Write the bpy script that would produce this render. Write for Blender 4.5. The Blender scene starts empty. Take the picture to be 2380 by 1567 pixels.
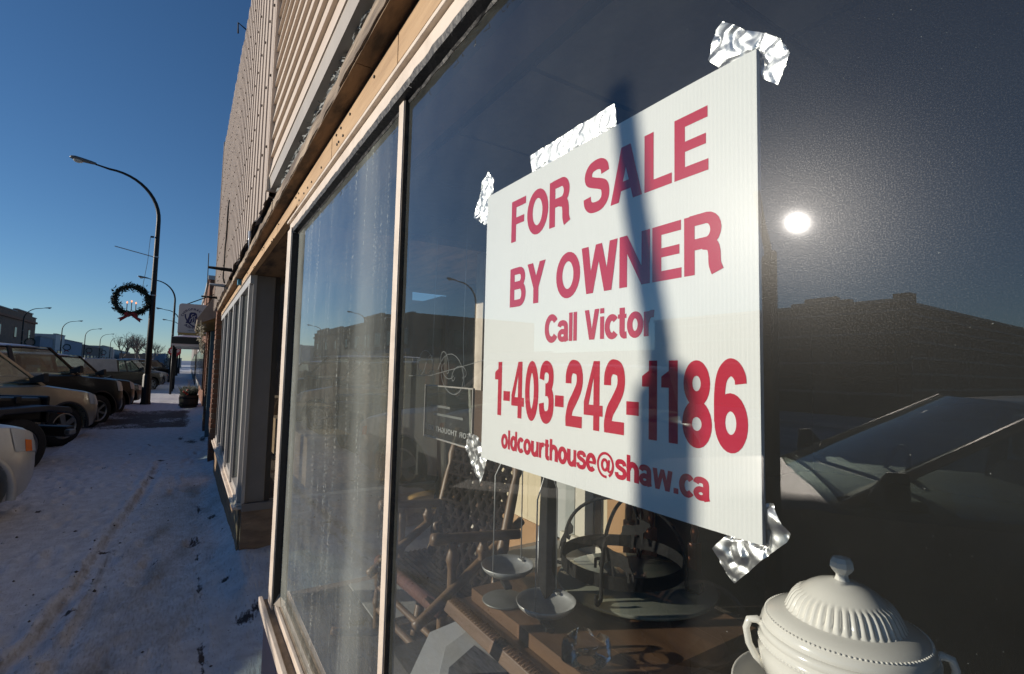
import bpy, bmesh, math, random
from mathutils import Vector, Matrix, noise
R = math.radians
random.seed(7)
SC = bpy.context.scene
COL = SC.collection

# ------------------------------------------------------------------ camera, sky, sun, exposure
# world axes: X runs up the street along the shop front, Y points out over the street, Z is up; the shop glass is the plane Y = 0
cam_d = bpy.data.cameras.new('camera')
cam = bpy.data.objects.new('camera', cam_d)
COL.objects.link(cam)
cam_d.sensor_width = 36.0
cam_d.lens = 1158 / 2379 * 36
cam_d.clip_start = 0.02
cam_d.clip_end = 4000
yaw, pit, rol = R(32.9), R(3.98), R(1.27)
f_ = Vector((math.cos(pit) * math.cos(yaw), -math.cos(pit) * math.sin(yaw), math.sin(pit)))
r_ = Vector((-math.sin(yaw), -math.cos(yaw), 0))
u_ = r_.cross(f_)
r2 = math.cos(rol) * r_ + math.sin(rol) * u_
u2 = -math.sin(rol) * r_ + math.cos(rol) * u_
M = Matrix((r2, u2, -f_)).transposed().to_4x4()
M.translation = (0, 0.38, 1.5)
cam.matrix_world = M
SC.camera = cam

SUN_EL, SUN_AZ = R(15.34), R(62.93)          # azimuth from +X towards +Y
world = bpy.data.worlds.new('World')
SC.world = world
world.use_nodes = True
wt = world.node_tree
sky = wt.nodes.new('ShaderNodeTexSky')
sky.sky_type = 'NISHITA'
sky.sun_disc = False
sky.sun_elevation = SUN_EL
sky.sun_rotation = R(90) - SUN_AZ
sky.altitude = 1000
sky.air_density = 1.0
sky.dust_density = 0.0
sky.ozone_density = 4.5
bg = wt.nodes['Background']
hs = wt.nodes.new('ShaderNodeHueSaturation')
hs.inputs['Saturation'].default_value = 1.06
wt.links.new(sky.outputs[0], hs.inputs['Color'])
wt.links.new(hs.outputs[0], bg.inputs[0])
bg.inputs[1].default_value = 0.088
sun_d = bpy.data.lights.new('sun', 'SUN')
sun_d.energy = 4.7
sun_d.angle = R(0.53)
sun_d.color = (1.0, 0.90, 0.77)
sun = bpy.data.objects.new('sun', sun_d)
COL.objects.link(sun)
sdir = Vector((math.cos(SUN_EL) * math.cos(SUN_AZ), math.cos(SUN_EL) * math.sin(SUN_AZ), math.sin(SUN_EL)))
sun.rotation_euler = sdir.to_track_quat('Z', 'Y').to_euler()
sun.location = sdir * 60
SC.view_settings.view_transform = 'Standard'
SC.view_settings.look = 'None'
SC.view_settings.gamma = 1
SC.view_settings.use_curve_mapping = False
SC.view_settings.exposure = 0.05
SC.render.engine = 'CYCLES'
SC.cycles.use_denoising = True
SC.cycles.max_bounces = 6
SC.cycles.transparent_max_bounces = 12
SC.cycles.caustics_reflective = False
SC.cycles.caustics_refractive = False
SC.cycles.sample_clamp_indirect = 4

# ------------------------------------------------------------------ materials
MATS = {}
def mat(name, col=(.5, .5, .5), rough=.6, metal=0.0, var=.0, vscale=8.0, col2=None, bump=0.0, bscale=40.0, stretch=(1, 1, 1),
        spec=.5, coat=0.0, emit=None, estr=0.0, detail=6.0, sharp=None):
    """procedural principled material: noise-mixed colour + noise bump, object coordinates"""
    if name in MATS:
        return MATS[name]
    m = bpy.data.materials.new(name)
    m.use_nodes = True
    nt = m.node_tree
    b = nt.nodes['Principled BSDF']
    b.inputs['Roughness'].default_value = rough
    b.inputs['Metallic'].default_value = metal
    b.inputs['Specular IOR Level'].default_value = spec
    b.inputs['Coat Weight'].default_value = coat
    b.inputs['Base Color'].default_value = (*col, 1)
    tc = nt.nodes.new('ShaderNodeTexCoord')
    mp = nt.nodes.new('ShaderNodeMapping')
    mp.inputs['Scale'].default_value = stretch
    nt.links.new(tc.outputs['Object'], mp.inputs[0])
    if col2 is not None or var > 0:
        if col2 is None:
            col2 = tuple(max(0, c * (1 - var)) for c in col)
        n = nt.nodes.new('ShaderNodeTexNoise')
        n.inputs['Scale'].default_value = vscale
        n.inputs['Detail'].default_value = detail
        n.inputs['Roughness'].default_value = .62
        nt.links.new(mp.outputs[0], n.inputs['Vector'])
        rp = nt.nodes.new('ShaderNodeValToRGB')
        a, c = sharp if sharp else (.3, .7)
        rp.color_ramp.elements[0].position = a
        rp.color_ramp.elements[1].position = c
        rp.color_ramp.elements[0].color = (*col, 1)
        rp.color_ramp.elements[1].color = (*col2, 1)
        nt.links.new(n.outputs[0], rp.inputs[0])
        nt.links.new(rp.outputs[0], b.inputs['Base Color'])
    if bump > 0:
        n2 = nt.nodes.new('ShaderNodeTexNoise')
        n2.inputs['Scale'].default_value = bscale
        n2.inputs['Detail'].default_value = 5
        nt.links.new(mp.outputs[0], n2.inputs['Vector'])
        bp = nt.nodes.new('ShaderNodeBump')
        bp.inputs['Strength'].default_value = bump
        bp.inputs['Distance'].default_value = .01
        nt.links.new(n2.outputs[0], bp.inputs['Height'])
        nt.links.new(bp.outputs[0], b.inputs['Normal'])
    if emit:
        b.inputs['Emission Color'].default_value = (*emit, 1)
        b.inputs['Emission Strength'].default_value = estr
    MATS[name] = m
    return m

def mathn(nt, op, a=None, b=None, clamp=False):
    n = nt.nodes.new('ShaderNodeMath')
    n.operation = op
    n.use_clamp = clamp
    for i, v in enumerate((a, b)):
        if v is None:
            continue
        if hasattr(v, 'links'):
            nt.links.new(v, n.inputs[i])
        else:
            n.inputs[i].default_value = v
    return n.outputs[0]

def noise_out(nt, vec, scale, detail=4.0, rough=.55):
    n = nt.nodes.new('ShaderNodeTexNoise')
    n.inputs['Scale'].default_value = scale
    n.inputs['Detail'].default_value = detail
    n.inputs['Roughness'].default_value = rough
    nt.links.new(vec, n.inputs['Vector'])
    return n.outputs[0]

def step_out(nt, v, a, b):
    n = nt.nodes.new('ShaderNodeMapRange')
    n.inputs['From Min'].default_value = a
    n.inputs['From Max'].default_value = b
    nt.links.new(v, n.inputs['Value'])
    return n.outputs[0]

def map_out(nt, stretch=(1, 1, 1), loc=(0, 0, 0)):
    tc = nt.nodes.new('ShaderNodeTexCoord')
    mp = nt.nodes.new('ShaderNodeMapping')
    mp.inputs['Scale'].default_value = stretch
    mp.inputs['Location'].default_value = loc
    nt.links.new(tc.outputs['Object'], mp.inputs[0])
    return mp.outputs[0]

def glass_mat(name, tint=(.93, .96, .95), dust=.012, haze=.03, haze_rough=.16, specks=.6, streaks=0.0, double=True, edge=None):
    """thin window glass: angle dependent mirror over a clear sheet, with dust (diffuse + wide gloss), specks, dried run marks and painted glare streaks"""
    m = bpy.data.materials.new(name)
    m.use_nodes = True
    nt = m.node_tree
    nt.nodes.remove(nt.nodes['Principled BSDF'])
    out = nt.nodes['Material Output']
    lw = nt.nodes.new('ShaderNodeLayerWeight')
    lw.inputs[0].default_value = .5
    p5 = mathn(nt, 'POWER', lw.outputs['Facing'], 5.0)
    fr = mathn(nt, 'MULTIPLY_ADD', p5, .96)
    fr.node.inputs[2].default_value = .050
    if double:                                   # both faces of the sheet reflect: 2R / (1 + R)
        fr = mathn(nt, 'DIVIDE', mathn(nt, 'MULTIPLY', fr, 2.0), mathn(nt, 'ADD', fr, 1.0))
    tr = nt.nodes.new('ShaderNodeBsdfTransparent')
    tr.inputs[0].default_value = (*tint, 1)
    gl = nt.nodes.new('ShaderNodeBsdfGlossy')
    gl.inputs['Roughness'].default_value = .0
    gl.inputs['Color'].default_value = (1, 1, 1, 1)
    mx = nt.nodes.new('ShaderNodeMixShader')
    nt.links.new(fr, mx.inputs[0])
    nt.links.new(tr.outputs[0], mx.inputs[1])
    nt.links.new(gl.outputs[0], mx.inputs[2])
    cur = mx.outputs[0]
    # fine film that spreads the mirrored sun
    if haze > 0:
        g2 = nt.nodes.new('ShaderNodeBsdfGlossy')
        g2.inputs['Roughness'].default_value = haze_rough
        g2.inputs['Color'].default_value = (.9, .93, 1, 1)
        m2 = nt.nodes.new('ShaderNodeMixShader')
        m2.inputs[0].default_value = haze
        nt.links.new(cur, m2.inputs[1])
        nt.links.new(g2.outputs[0], m2.inputs[2])
        cur = m2.outputs[0]
        g3 = nt.nodes.new('ShaderNodeBsdfGlossy')
        g3.inputs['Roughness'].default_value = .29
        m4 = nt.nodes.new('ShaderNodeMixShader')
        v = noise_out(nt, map_out(nt), 1150.0, 2, .8)
        hz = mathn(nt, 'MULTIPLY', mathn(nt, 'ADD', mathn(nt, 'MULTIPLY', step_out(nt, v, .50, .74), 2.2), .55), haze * 6.5)
        nt.links.new(hz, m4.inputs[0])
        nt.links.new(cur, m4.inputs[1])
        nt.links.new(g3.outputs[0], m4.inputs[2])
        cur = m4.outputs[0]
    # dust, specks, run marks, and pale streaks painting soft glare columns
    df = nt.nodes.new('ShaderNodeBsdfDiffuse')
    df.inputs[0].default_value = (.74, .79, .73, 1)
    tl = nt.nodes.new('ShaderNodeBsdfTranslucent')
    tl.inputs[0].default_value = (.5, .55, .55, 1)
    dd = nt.nodes.new('ShaderNodeMixShader')
    dd.inputs[0].default_value = .2
    nt.links.new(df.outputs[0], dd.inputs[1])
    nt.links.new(tl.outputs[0], dd.inputs[2])
    v = noise_out(nt, map_out(nt), 6.0, 5)
    cosv = mathn(nt, 'MAXIMUM', mathn(nt, 'SUBTRACT', 1.0, lw.outputs['Facing']), .07)
    amt = mathn(nt, 'DIVIDE', mathn(nt, 'MULTIPLY', mathn(nt, 'ADD', mathn(nt, 'MULTIPLY', step_out(nt, v, .25, .85), .7), .3), dust), cosv)   # a slanted look passes through more dust
    if specks > 0:
        s1 = step_out(nt, noise_out(nt, map_out(nt), 620, 2, .4), .73, .82)
        s2 = step_out(nt, noise_out(nt, map_out(nt, (1, 1, .45)), 70, 2, .5), .84, .86)
        sp = mathn(nt, 'MULTIPLY', mathn(nt, 'MAXIMUM', s1, s2, True), specks)
        amt = mathn(nt, 'ADD', amt, sp, True)
    if streaks > 0:
        s1 = step_out(nt, noise_out(nt, map_out(nt, (1, 1, .05)), 26, 5, .6), .53, .78)
        s1b = step_out(nt, noise_out(nt, map_out(nt, (1, 1, .9)), 120, 3, .6), .50, .66)
        s3 = step_out(nt, noise_out(nt, map_out(nt, (1, 1, .04), (3.1, 0, 0)), 4.2, 2, .4), .5, .72)
        st = mathn(nt, 'MULTIPLY', mathn(nt, 'MULTIPLY', s1, s1b), streaks)
        st = mathn(nt, 'ADD', st, mathn(nt, 'MULTIPLY', s3, streaks * .16))
        amt = mathn(nt, 'ADD', amt, st, True)
    m3 = nt.nodes.new('ShaderNodeMixShader')
    nt.links.new(amt, m3.inputs[0])
    nt.links.new(cur, m3.inputs[1])
    nt.links.new(dd.outputs[0], m3.inputs[2])
    nt.links.new(m3.outputs[0], out.inputs[0])
    MATS[name] = m
    return m

# ------------------------------------------------------------------ mesh helpers
class MB:
    """collects shapes and links them as one mesh object"""
    def __init__(s):
        s.v, s.f, s.mi, s.cur = [], [], [], 0
    def add(s, vs, fs):
        o = len(s.v)
        s.v += [tuple(v) for v in vs]
        s.f += [tuple(i + o for i in f) for f in fs]
        s.mi += [s.cur] * len(fs)
    def box(s, x0, x1, y0, y1, z0, z1):
        s.hexa([(x0, y0, z0), (x1, y0, z0), (x1, y1, z0), (x0, y1, z0), (x0, y0, z1), (x1, y0, z1), (x1, y1, z1), (x0, y1, z1)])
    def hexa(s, p):
        s.add(p, [(3, 2, 1, 0), (4, 5, 6, 7), (0, 1, 5, 4), (1, 2, 6, 5), (2, 3, 7, 6), (3, 0, 4, 7)])
    def quad(s, a, b, c, d):
        s.add([a, b, c, d], [(0, 1, 2, 3)])
    def grid(s, rows, close=False):
        n, k = len(rows), len(rows[0])
        vs = [p for r in rows for p in r]
        fs = []
        for i in range(n - 1):
            for j in range(k if close else k - 1):
                j2 = (j + 1) % k
                fs.append((i * k + j, i * k + j2, (i + 1) * k + j2, (i + 1) * k + j))
        s.add(vs, fs)
    def tube(s, path, r, n=8, caps=True):
        """round bar along a path; r a number or a list"""
        P = [Vector(p) for p in path]
        rr = r if isinstance(r, (list, tuple)) else [r] * len(P)
        rows = []
        up = None
        for i, p in enumerate(P):
            t = (P[min(i + 1, len(P) - 1)] - P[max(i - 1, 0)])
            if t.length < 1e-9:
                t = Vector((0, 0, 1))
            t.normalize()
            if up is None:
                up = Vector((0, 0, 1)) if abs(t.z) < .9 else Vector((1, 0, 0))
            a = (up - t * up.dot(t))
            if a.length < 1e-6:
                a = t.orthogonal()
            a.normalize()
            up = a
            b = t.cross(a)
            rows.append([p + (a * math.cos(k * 2 * math.pi / n) + b * math.sin(k * 2 * math.pi / n)) * rr[i] for k in range(n)])
        o = len(s.v)
        s.grid(rows, True)
        if caps:
            s.f.append(tuple(o + k for k in reversed(range(n)))); s.mi.append(s.cur)
            e = o + (len(P) - 1) * n
            s.f.append(tuple(e + k for k in range(n))); s.mi.append(s.cur)
    def lathe(s, prof, c=(0, 0, 0), n=24, axis='z', sx=1.0, sy=1.0):
        rows = []
        for (r, h) in prof:
            row = []
            for k in range(n):
                a = 2 * math.pi * k / n
                x, y = r * math.cos(a) * sx, r * math.sin(a) * sy
                if axis == 'z':
                    q = (c[0] + x, c[1] + y, c[2] + h)
                elif axis == 'y':
                    q = (c[0] + x, c[1] + h, c[2] + y)
                else:
                    q = (c[0] + h, c[1] + x, c[2] + y)
                row.append(q)
            rows.append(row)
        s.grid(rows, True)
    def prism(s, poly, d, org=(0, 0, 0), ax=(1, 0, 0), ay=(0, 0, 1)):
        """flat outline poly (2d) pushed along the normal by d"""
        ax, ay, org = Vector(ax), Vector(ay), Vector(org)
        nn = ax.cross(ay).normalized() * d
        k = len(poly)
        a = [org + ax * p[0] + ay * p[1] for p in poly]
        b = [q + nn for q in a]
        s.add(a + b, [tuple(reversed(range(k))), tuple(range(k, 2 * k))] + [(i, (i + 1) % k, k + (i + 1) % k, k + i) for i in range(k)])
    def build(s, name, m, parent=None, smooth=False, fix=True, bevel=0.0):
        me = bpy.data.meshes.new(name)
        me.from_pydata([tuple(v) for v in s.v], [], s.f)
        for mm in (m if isinstance(m, (list, tuple)) else [m]):
            me.materials.append(mm)
        if any(s.mi):
            for p, i in zip(me.polygons, s.mi):
                p.material_index = i
        if fix:
            bm = bmesh.new()
            bm.from_mesh(me)
            bmesh.ops.recalc_face_normals(bm, faces=bm.faces)
            bm.to_mesh(me)
            bm.free()
        if smooth:
            for p in me.polygons:
                p.use_smooth = True
            if smooth is not True:
                me.set_sharp_from_angle(angle=R(smooth))
        o = bpy.data.objects.new(name, me)
        COL.objects.link(o)
        if parent is not None:
            o.parent = parent
            o.matrix_parent_inverse = Matrix.Translation(parent.location).inverted() if parent.get('world_parts') else Matrix()
        if bevel > 0:
            bv = o.modifiers.new('bevel', 'BEVEL')
            bv.width = bevel
            bv.segments = 2
            bv.limit_method = 'ANGLE'
        return o

def tag(o, label=None, cat=None, group=None, kind=None):
    if label: o['label'] = label
    if cat: o['category'] = cat
    if group: o['group'] = group
    if kind: o['kind'] = kind
    return o
def thing(name, label, cat, loc=(0, 0, 0), rz=0.0, group=None, world_parts=True):
    """an Empty at a thing's base; its parts are given in world coordinates unless world_parts is off"""
    o = bpy.data.objects.new(name, None)
    o.empty_display_size = .1
    COL.objects.link(o)
    o.location = loc
    o.rotation_euler = (0, 0, rz)
    if world_parts:
        o['world_parts'] = 1
    return tag(o, label, cat, group)
def copy_tree(o, parent=None):
    c = o.copy()
    COL.objects.link(c)
    if parent is not None:
        c.parent = parent
    for ch in list(o.children):
        copy_tree(ch, c)
    return c
def boxpart(name, m, parent, *b, bevel=0.0):
    mb = MB(); mb.box(*b)
    return mb.build(name, m, parent, bevel=bevel)
def nz(x, y, z=0.0):
    return noise.noise(Vector((x, y, z)))
def fbm(x, y, z=0.0, o=4):
    return noise.fractal(Vector((x, y, z)), 1.0, 2.0, o)
def lerp(a, b, t): return a + (b - a) * t
def interp(tab, x):
    if x <= tab[0][0]: return tab[0][1]
    for (x0, y0), (x1, y1) in zip(tab, tab[1:]):
        if x <= x1: return lerp(y0, y1, (x - x0) / (x1 - x0))
    return tab[-1][1]
# ------------------------------------------------------------------ material library
cream = mat('cream_paint', (.70, .60, .50), .5, col2=(.50, .41, .33), sharp=(.45, .8), vscale=11, bump=.15, bscale=60)
vinyl = mat('vinyl_siding', (.60, .50, .41), .55, var=.12, vscale=5, bump=.06, bscale=90, stretch=(.3, 1, 1))
metal_tan = mat('ribbed_metal', (.47, .385, .31), .5, col2=(.36, .28, .215), vscale=5, bump=.08, stretch=(2.5, 1, .35))
flash = mat('flashing', (.42, .38, .33), .45, var=.2, vscale=6)
plywood = mat('plywood', (.58, .39, .215), .75, col2=(.36, .225, .12), vscale=4, bump=.35, bscale=30, stretch=(.6, 1, 6))
oldwood = mat('weathered_wood', (.42, .33, .24), .85, col2=(.12, .09, .07), vscale=5, sharp=(.38, .62), bump=.6, bscale=30, stretch=(.5, 3, 6))
soffit_m = mat('stained_soffit', (.25, .16, .09), .8, col2=(.045, .032, .022), vscale=6, bump=.3, stretch=(.6, 2, 2), sharp=(.42, .66))
peel = mat('peeling_paint', (.30, .31, .30), .8, col2=(.05, .05, .05), vscale=22, bump=.8, bscale=50, sharp=(.45, .55), stretch=(.6, 1, 1))
flake_m = mat('paint_flake', (.36, .38, .37), .75, var=.4, vscale=20)
gasket = mat('black_gasket', (.012, .012, .014), .55, var=.4, vscale=30, bump=.5, bscale=50)
gap = mat('dark_gap', (.008, .007, .006), .9, bump=.4)
pink = mat('pink_base', (.62, .36, .30), .7, var=.15, vscale=7, bump=.2)
sill_m = mat('dirty_sill', (.16, .12, .085), .8, col2=(.33, .26, .19), vscale=16, bump=.4)
grey_al = mat('grey_aluminium', (.21, .20, .19), .5, var=.12, vscale=6)
window_al = mat('window_aluminium', (.55, .52, .48), .35, metal=.2, var=.12, vscale=9)
dark_al = mat('dark_bronze', (.05, .045, .04), .45, var=.3)
brown_ply = mat('stained_plywood', (.34, .25, .17), .8, col2=(.17, .12, .085), vscale=5, bump=.3, stretch=(1, 1, 3))
brick_m = mat('brick', (.23, .105, .06), .85, col2=(.13, .055, .03), vscale=9, bump=.6, bscale=60)
brick_dk = mat('brick_dark', (.19, .12, .085), .9, col2=(.11, .07, .05), vscale=2, bump=.4, bscale=30)
mortar = mat('mortar', (.20, .16, .13), .9, var=.3)
conc = mat('stucco_grey', (.30, .29, .28), .9, var=.25, vscale=1.5, bump=.2)
stucco_blue = mat('stucco_blue', (.16, .20, .26), .85, var=.2, vscale=1)
stucco_lt = mat('stucco_light', (.42, .42, .42), .85, var=.2, vscale=1)
stucco_br = mat('stucco_brown', (.13, .10, .085), .85, var=.3, vscale=1)
dark_glass = mat('dark_window', (.02, .024, .028), .06, spec=.6)
pole_m = mat('pole_paint', (.008, .009, .010), .5, spec=.3, var=.3, vscale=20)
galv = mat('galvanised', (.32, .33, .34), .42, metal=.7, var=.3, vscale=20)
black_iron = mat('black_iron', (.012, .0115, .011), .72, spec=.25, var=.4, vscale=40, bump=.3, bscale=80)
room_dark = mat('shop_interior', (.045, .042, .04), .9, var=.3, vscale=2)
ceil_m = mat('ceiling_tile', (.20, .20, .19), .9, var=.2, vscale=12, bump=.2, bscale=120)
carpet = mat('carpet', (.075, .055, .04), .95, col2=(.04, .03, .022), vscale=160, bump=.9, bscale=220)
wall_cream = mat('wall_cream', (.66, .56, .38), .75, var=.1, vscale=4)
wall_white = mat('wall_white', (.66, .62, .52), .75, var=.1, vscale=4)
wall_grey = mat('wall_grey', (.34, .36, .34), .7, var=.12, vscale=4)
wall_tan = mat('wall_tan', (.42, .24, .11), .75, var=.12, vscale=4)
foil_m = mat('foil', (.62, .62, .62), .38, metal=1.0)
wood_mid = mat('chair_wood', (.22, .135, .075), .45, col2=(.12, .07, .035), vscale=8, stretch=(1, 1, .25), bump=.1)
wood_red = mat('red_wood', (.30, .105, .045), .4, col2=(.19, .06, .025), vscale=10, stretch=(1, 1, .2), bump=.1)
wood_table = mat('table_wood', (.19, .105, .055), .45, col2=(.09, .05, .027), vscale=7, stretch=(.25, 2, 2), bump=.1)
steel = mat('pan_steel', (.50, .50, .48), .42, metal=.45, var=.25, vscale=30)
brass = mat('brass', (.60, .42, .15), .3, metal=1.0, var=.3, vscale=20)
porcelain = mat('porcelain', (.86, .83, .77), .14, var=.10, vscale=6, coat=.4)
plastic_dk = mat('dark_plastic', (.02, .02, .022), .5)
rubber = mat('tyre_rubber', (.016, .016, .017), .8, var=.4, vscale=30, bump=.3, bscale=50)
rim_m = mat('alloy_rim', (.38, .37, .36), .35, metal=.8, var=.3, vscale=12)
chrome = mat('chrome', (.75, .75, .76), .12, metal=1.0)
amber = mat('amber_lens', (.75, .16, .01), .15, spec=.6)
lamp_lens = mat('lamp_lens', (.62, .64, .65), .15, metal=.25, bump=.3, bscale=45)
seat_m = mat('car_seat', (.10, .095, .09), .85)
snowcap = mat('snow_cap', (.78, .80, .84), .8, bump=.4, bscale=20)
red_cloth = mat('red_bow', (.33, .012, .016), .6, var=.3, vscale=12)
needle = mat('fir_needle', (.02, .038, .02), .7, var=.5, vscale=9)
candle_m = mat('candle', (.06, .05, .045), .5)
flame_m = mat('candle_bulb', (.8, .2, .05), .4, emit=(1, .28, .09), estr=2.2)
white_board = mat('corrugated_plastic', (.80, .80, .775), .7, spec=.2, var=.03, vscale=10)
red_print = mat('red_print', (.50, .012, .045), .75, spec=.15)
paper = mat('paper', (.82, .82, .80), .8, var=.1, vscale=12)
hill_m = mat('hill', (.42, .46, .54), 1.0)  # distance haze is mixed into this flat bluish colour
bark = mat('bare_bark', (.16, .13, .11), .95)
tread = mat('winter_street', (.5, .5, .52), .9)

# snow on pavement: snow / sandy dirt / bare paver picked by two vertex attributes
def snow_material():
    m = bpy.data.materials.new('sidewalk_snow')
    m.use_nodes = True
    nt = m.node_tree
    b = nt.nodes['Principled BSDF']
    b.inputs['Roughness'].default_value = .75
    b.inputs['Specular IOR Level'].default_value = .25
    vec = map_out(nt)
    def attr(n):
        a = nt.nodes.new('ShaderNodeAttribute'); a.attribute_name = n
        return a.outputs['Fac']
    def mix(fac, c1, c2):
        n = nt.nodes.new('ShaderNodeMix'); n.data_type = 'RGBA'
        nt.links.new(fac, n.inputs[0])
        for i, c in ((6, c1), (7, c2)):
            if isinstance(c, tuple): n.inputs[i].default_value = (*c, 1)
            else: nt.links.new(c, n.inputs[i])
        return n.outputs[2]
    n1 = noise_out(nt, vec, 9, 6, .65)
    n2 = noise_out(nt, map_out(nt, (.6, 2.2, 1)), 34, 4, .6)
    n3 = noise_out(nt, vec, 150, 3, .6)
    base = mix(step_out(nt, n1, .3, .72), (.76, .77, .80), (.52, .51, .52))
    base = mix(mathn(nt, 'MULTIPLY', step_out(nt, n2, .54, .72), .45), base, (.34, .30, .28))
    d = mathn(nt, 'ADD', attr('dirt'), mathn(nt, 'MULTIPLY', mathn(nt, 'SUBTRACT', n2, .5), .7))
    col = mix(step_out(nt, d, .22, .80), base, (.31, .27, .23))
    bb = mathn(nt, 'ADD', attr('bare'), mathn(nt, 'MULTIPLY', mathn(nt, 'SUBTRACT', mathn(nt, 'ADD', n1, n2), 1.0), 1.5))
    paver = mix(n3, (.085, .065, .06), (.05, .04, .038))
    col = mix(step_out(nt, bb, .48, .80), col, paver)
    grit = step_out(nt, noise_out(nt, vec, 55, 2, .5), .73, .75)
    col = mix(mathn(nt, 'MULTIPLY', grit, .8), col, (.07, .055, .045))
    nt.links.new(col, b.inputs['Base Color'])
    bp = nt.nodes.new('ShaderNodeBump')
    bp.inputs['Strength'].default_value = .8
    bp.inputs['Distance'].default_value = .012
    hh = mathn(nt, 'ADD', mathn(nt, 'MULTIPLY', n2, .7), mathn(nt, 'MULTIPLY', n3, .35))
    nt.links.new(hh, bp.inputs['Height'])
    nt.links.new(bp.outputs[0], b.inputs['Normal'])
    return m
snow_m = snow_material()

# ------------------------------------------------------------------ ground, street, pavements
g = MB(); g.quad((-300, -900, -.32), (2500, -900, -.32), (2500, 1200, -.32), (-300, 1200, -.32))
tag(g.build('ground', mat('snowfield', (.62, .64, .68), .9, var=.3, vscale=.05)), kind='structure')
KERB = 2.15
rd = MB(); rd.box(-60, 400, KERB, 17.6, -.30, -.10)
tag(rd.build('road', mat('packed_snow_road', (.72, .72, .74), .8, col2=(.34, .33, .33), vscale=.5, bump=.5, bscale=8, stretch=(.25, 1, 1), sharp=(.35, .65))), kind='structure')
fs = MB(); fs.box(-60, 400, 17.604, 22.4, -.30, .02)
tag(fs.build('far_pavement', mat('far_snow', (.75, .76, .78), .9, var=.35, vscale=.4, bump=.3)), kind='structure')

RUT1 = [(2.0, 1.25), (3.45, 1.043), (3.66, .977), (4.0, .94), (4.53, .894), (5.2, .854), (6.08, .793), (7.38, .72), (9.7, .63), (13, .6)]
RUT2 = [(2.0, .87), (3.33, .844), (3.72, .83), (3.97, .81), (4.35, .798), (4.9, .78), (5.63, .731), (7, .70), (9, .66)]
BARE = [(5.0, .257, .18, .05), (4.55, .233, .14, .012), (4.0, .231, .20, .012), (3.1, .238, .25, .014), (3.38, .02, .10, .07), (3.45, -.06, .07, .05), (4.33, -.09, .2, .03),
        (3.93, .092, .05, .03), (11.7, .25, .45, .13), (11.9, .05, .6, .08), (12.3, .42, .35, .06), (6.2, .2, .3, .02), (5.6, .12, .08, .05), (3.05, .55, .06, .08), (4.7, .5, .05, .04)]
random.seed(11)
FEET = [(random.uniform(3.2, 13), random.uniform(.9, 2.0), random.uniform(-.4, .4)) for _ in range(70)]
FEET += [(random.uniform(2.8, 12), random.uniform(.15, 1.1), random.uniform(-.4, .4)) for _ in range(60)]
FEET += [(6.2 + i * .34, 1.28 + .12 * (i % 2) + .02 * i, .1) for i in range(12)]
DARKS = [(9.285, 1.3, .05), (7.82, 1.57, .03), (6.83, 1.557, .035), (9.6, .66, .07), (8.3, .7, .05), (5.2, .87, .035), (4.05, .9, .03), (10.4, 1.1, .03), (7.1, 1.2, .02), (11.4, .9, .04), (5.9, 1.9, .03)]
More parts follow.
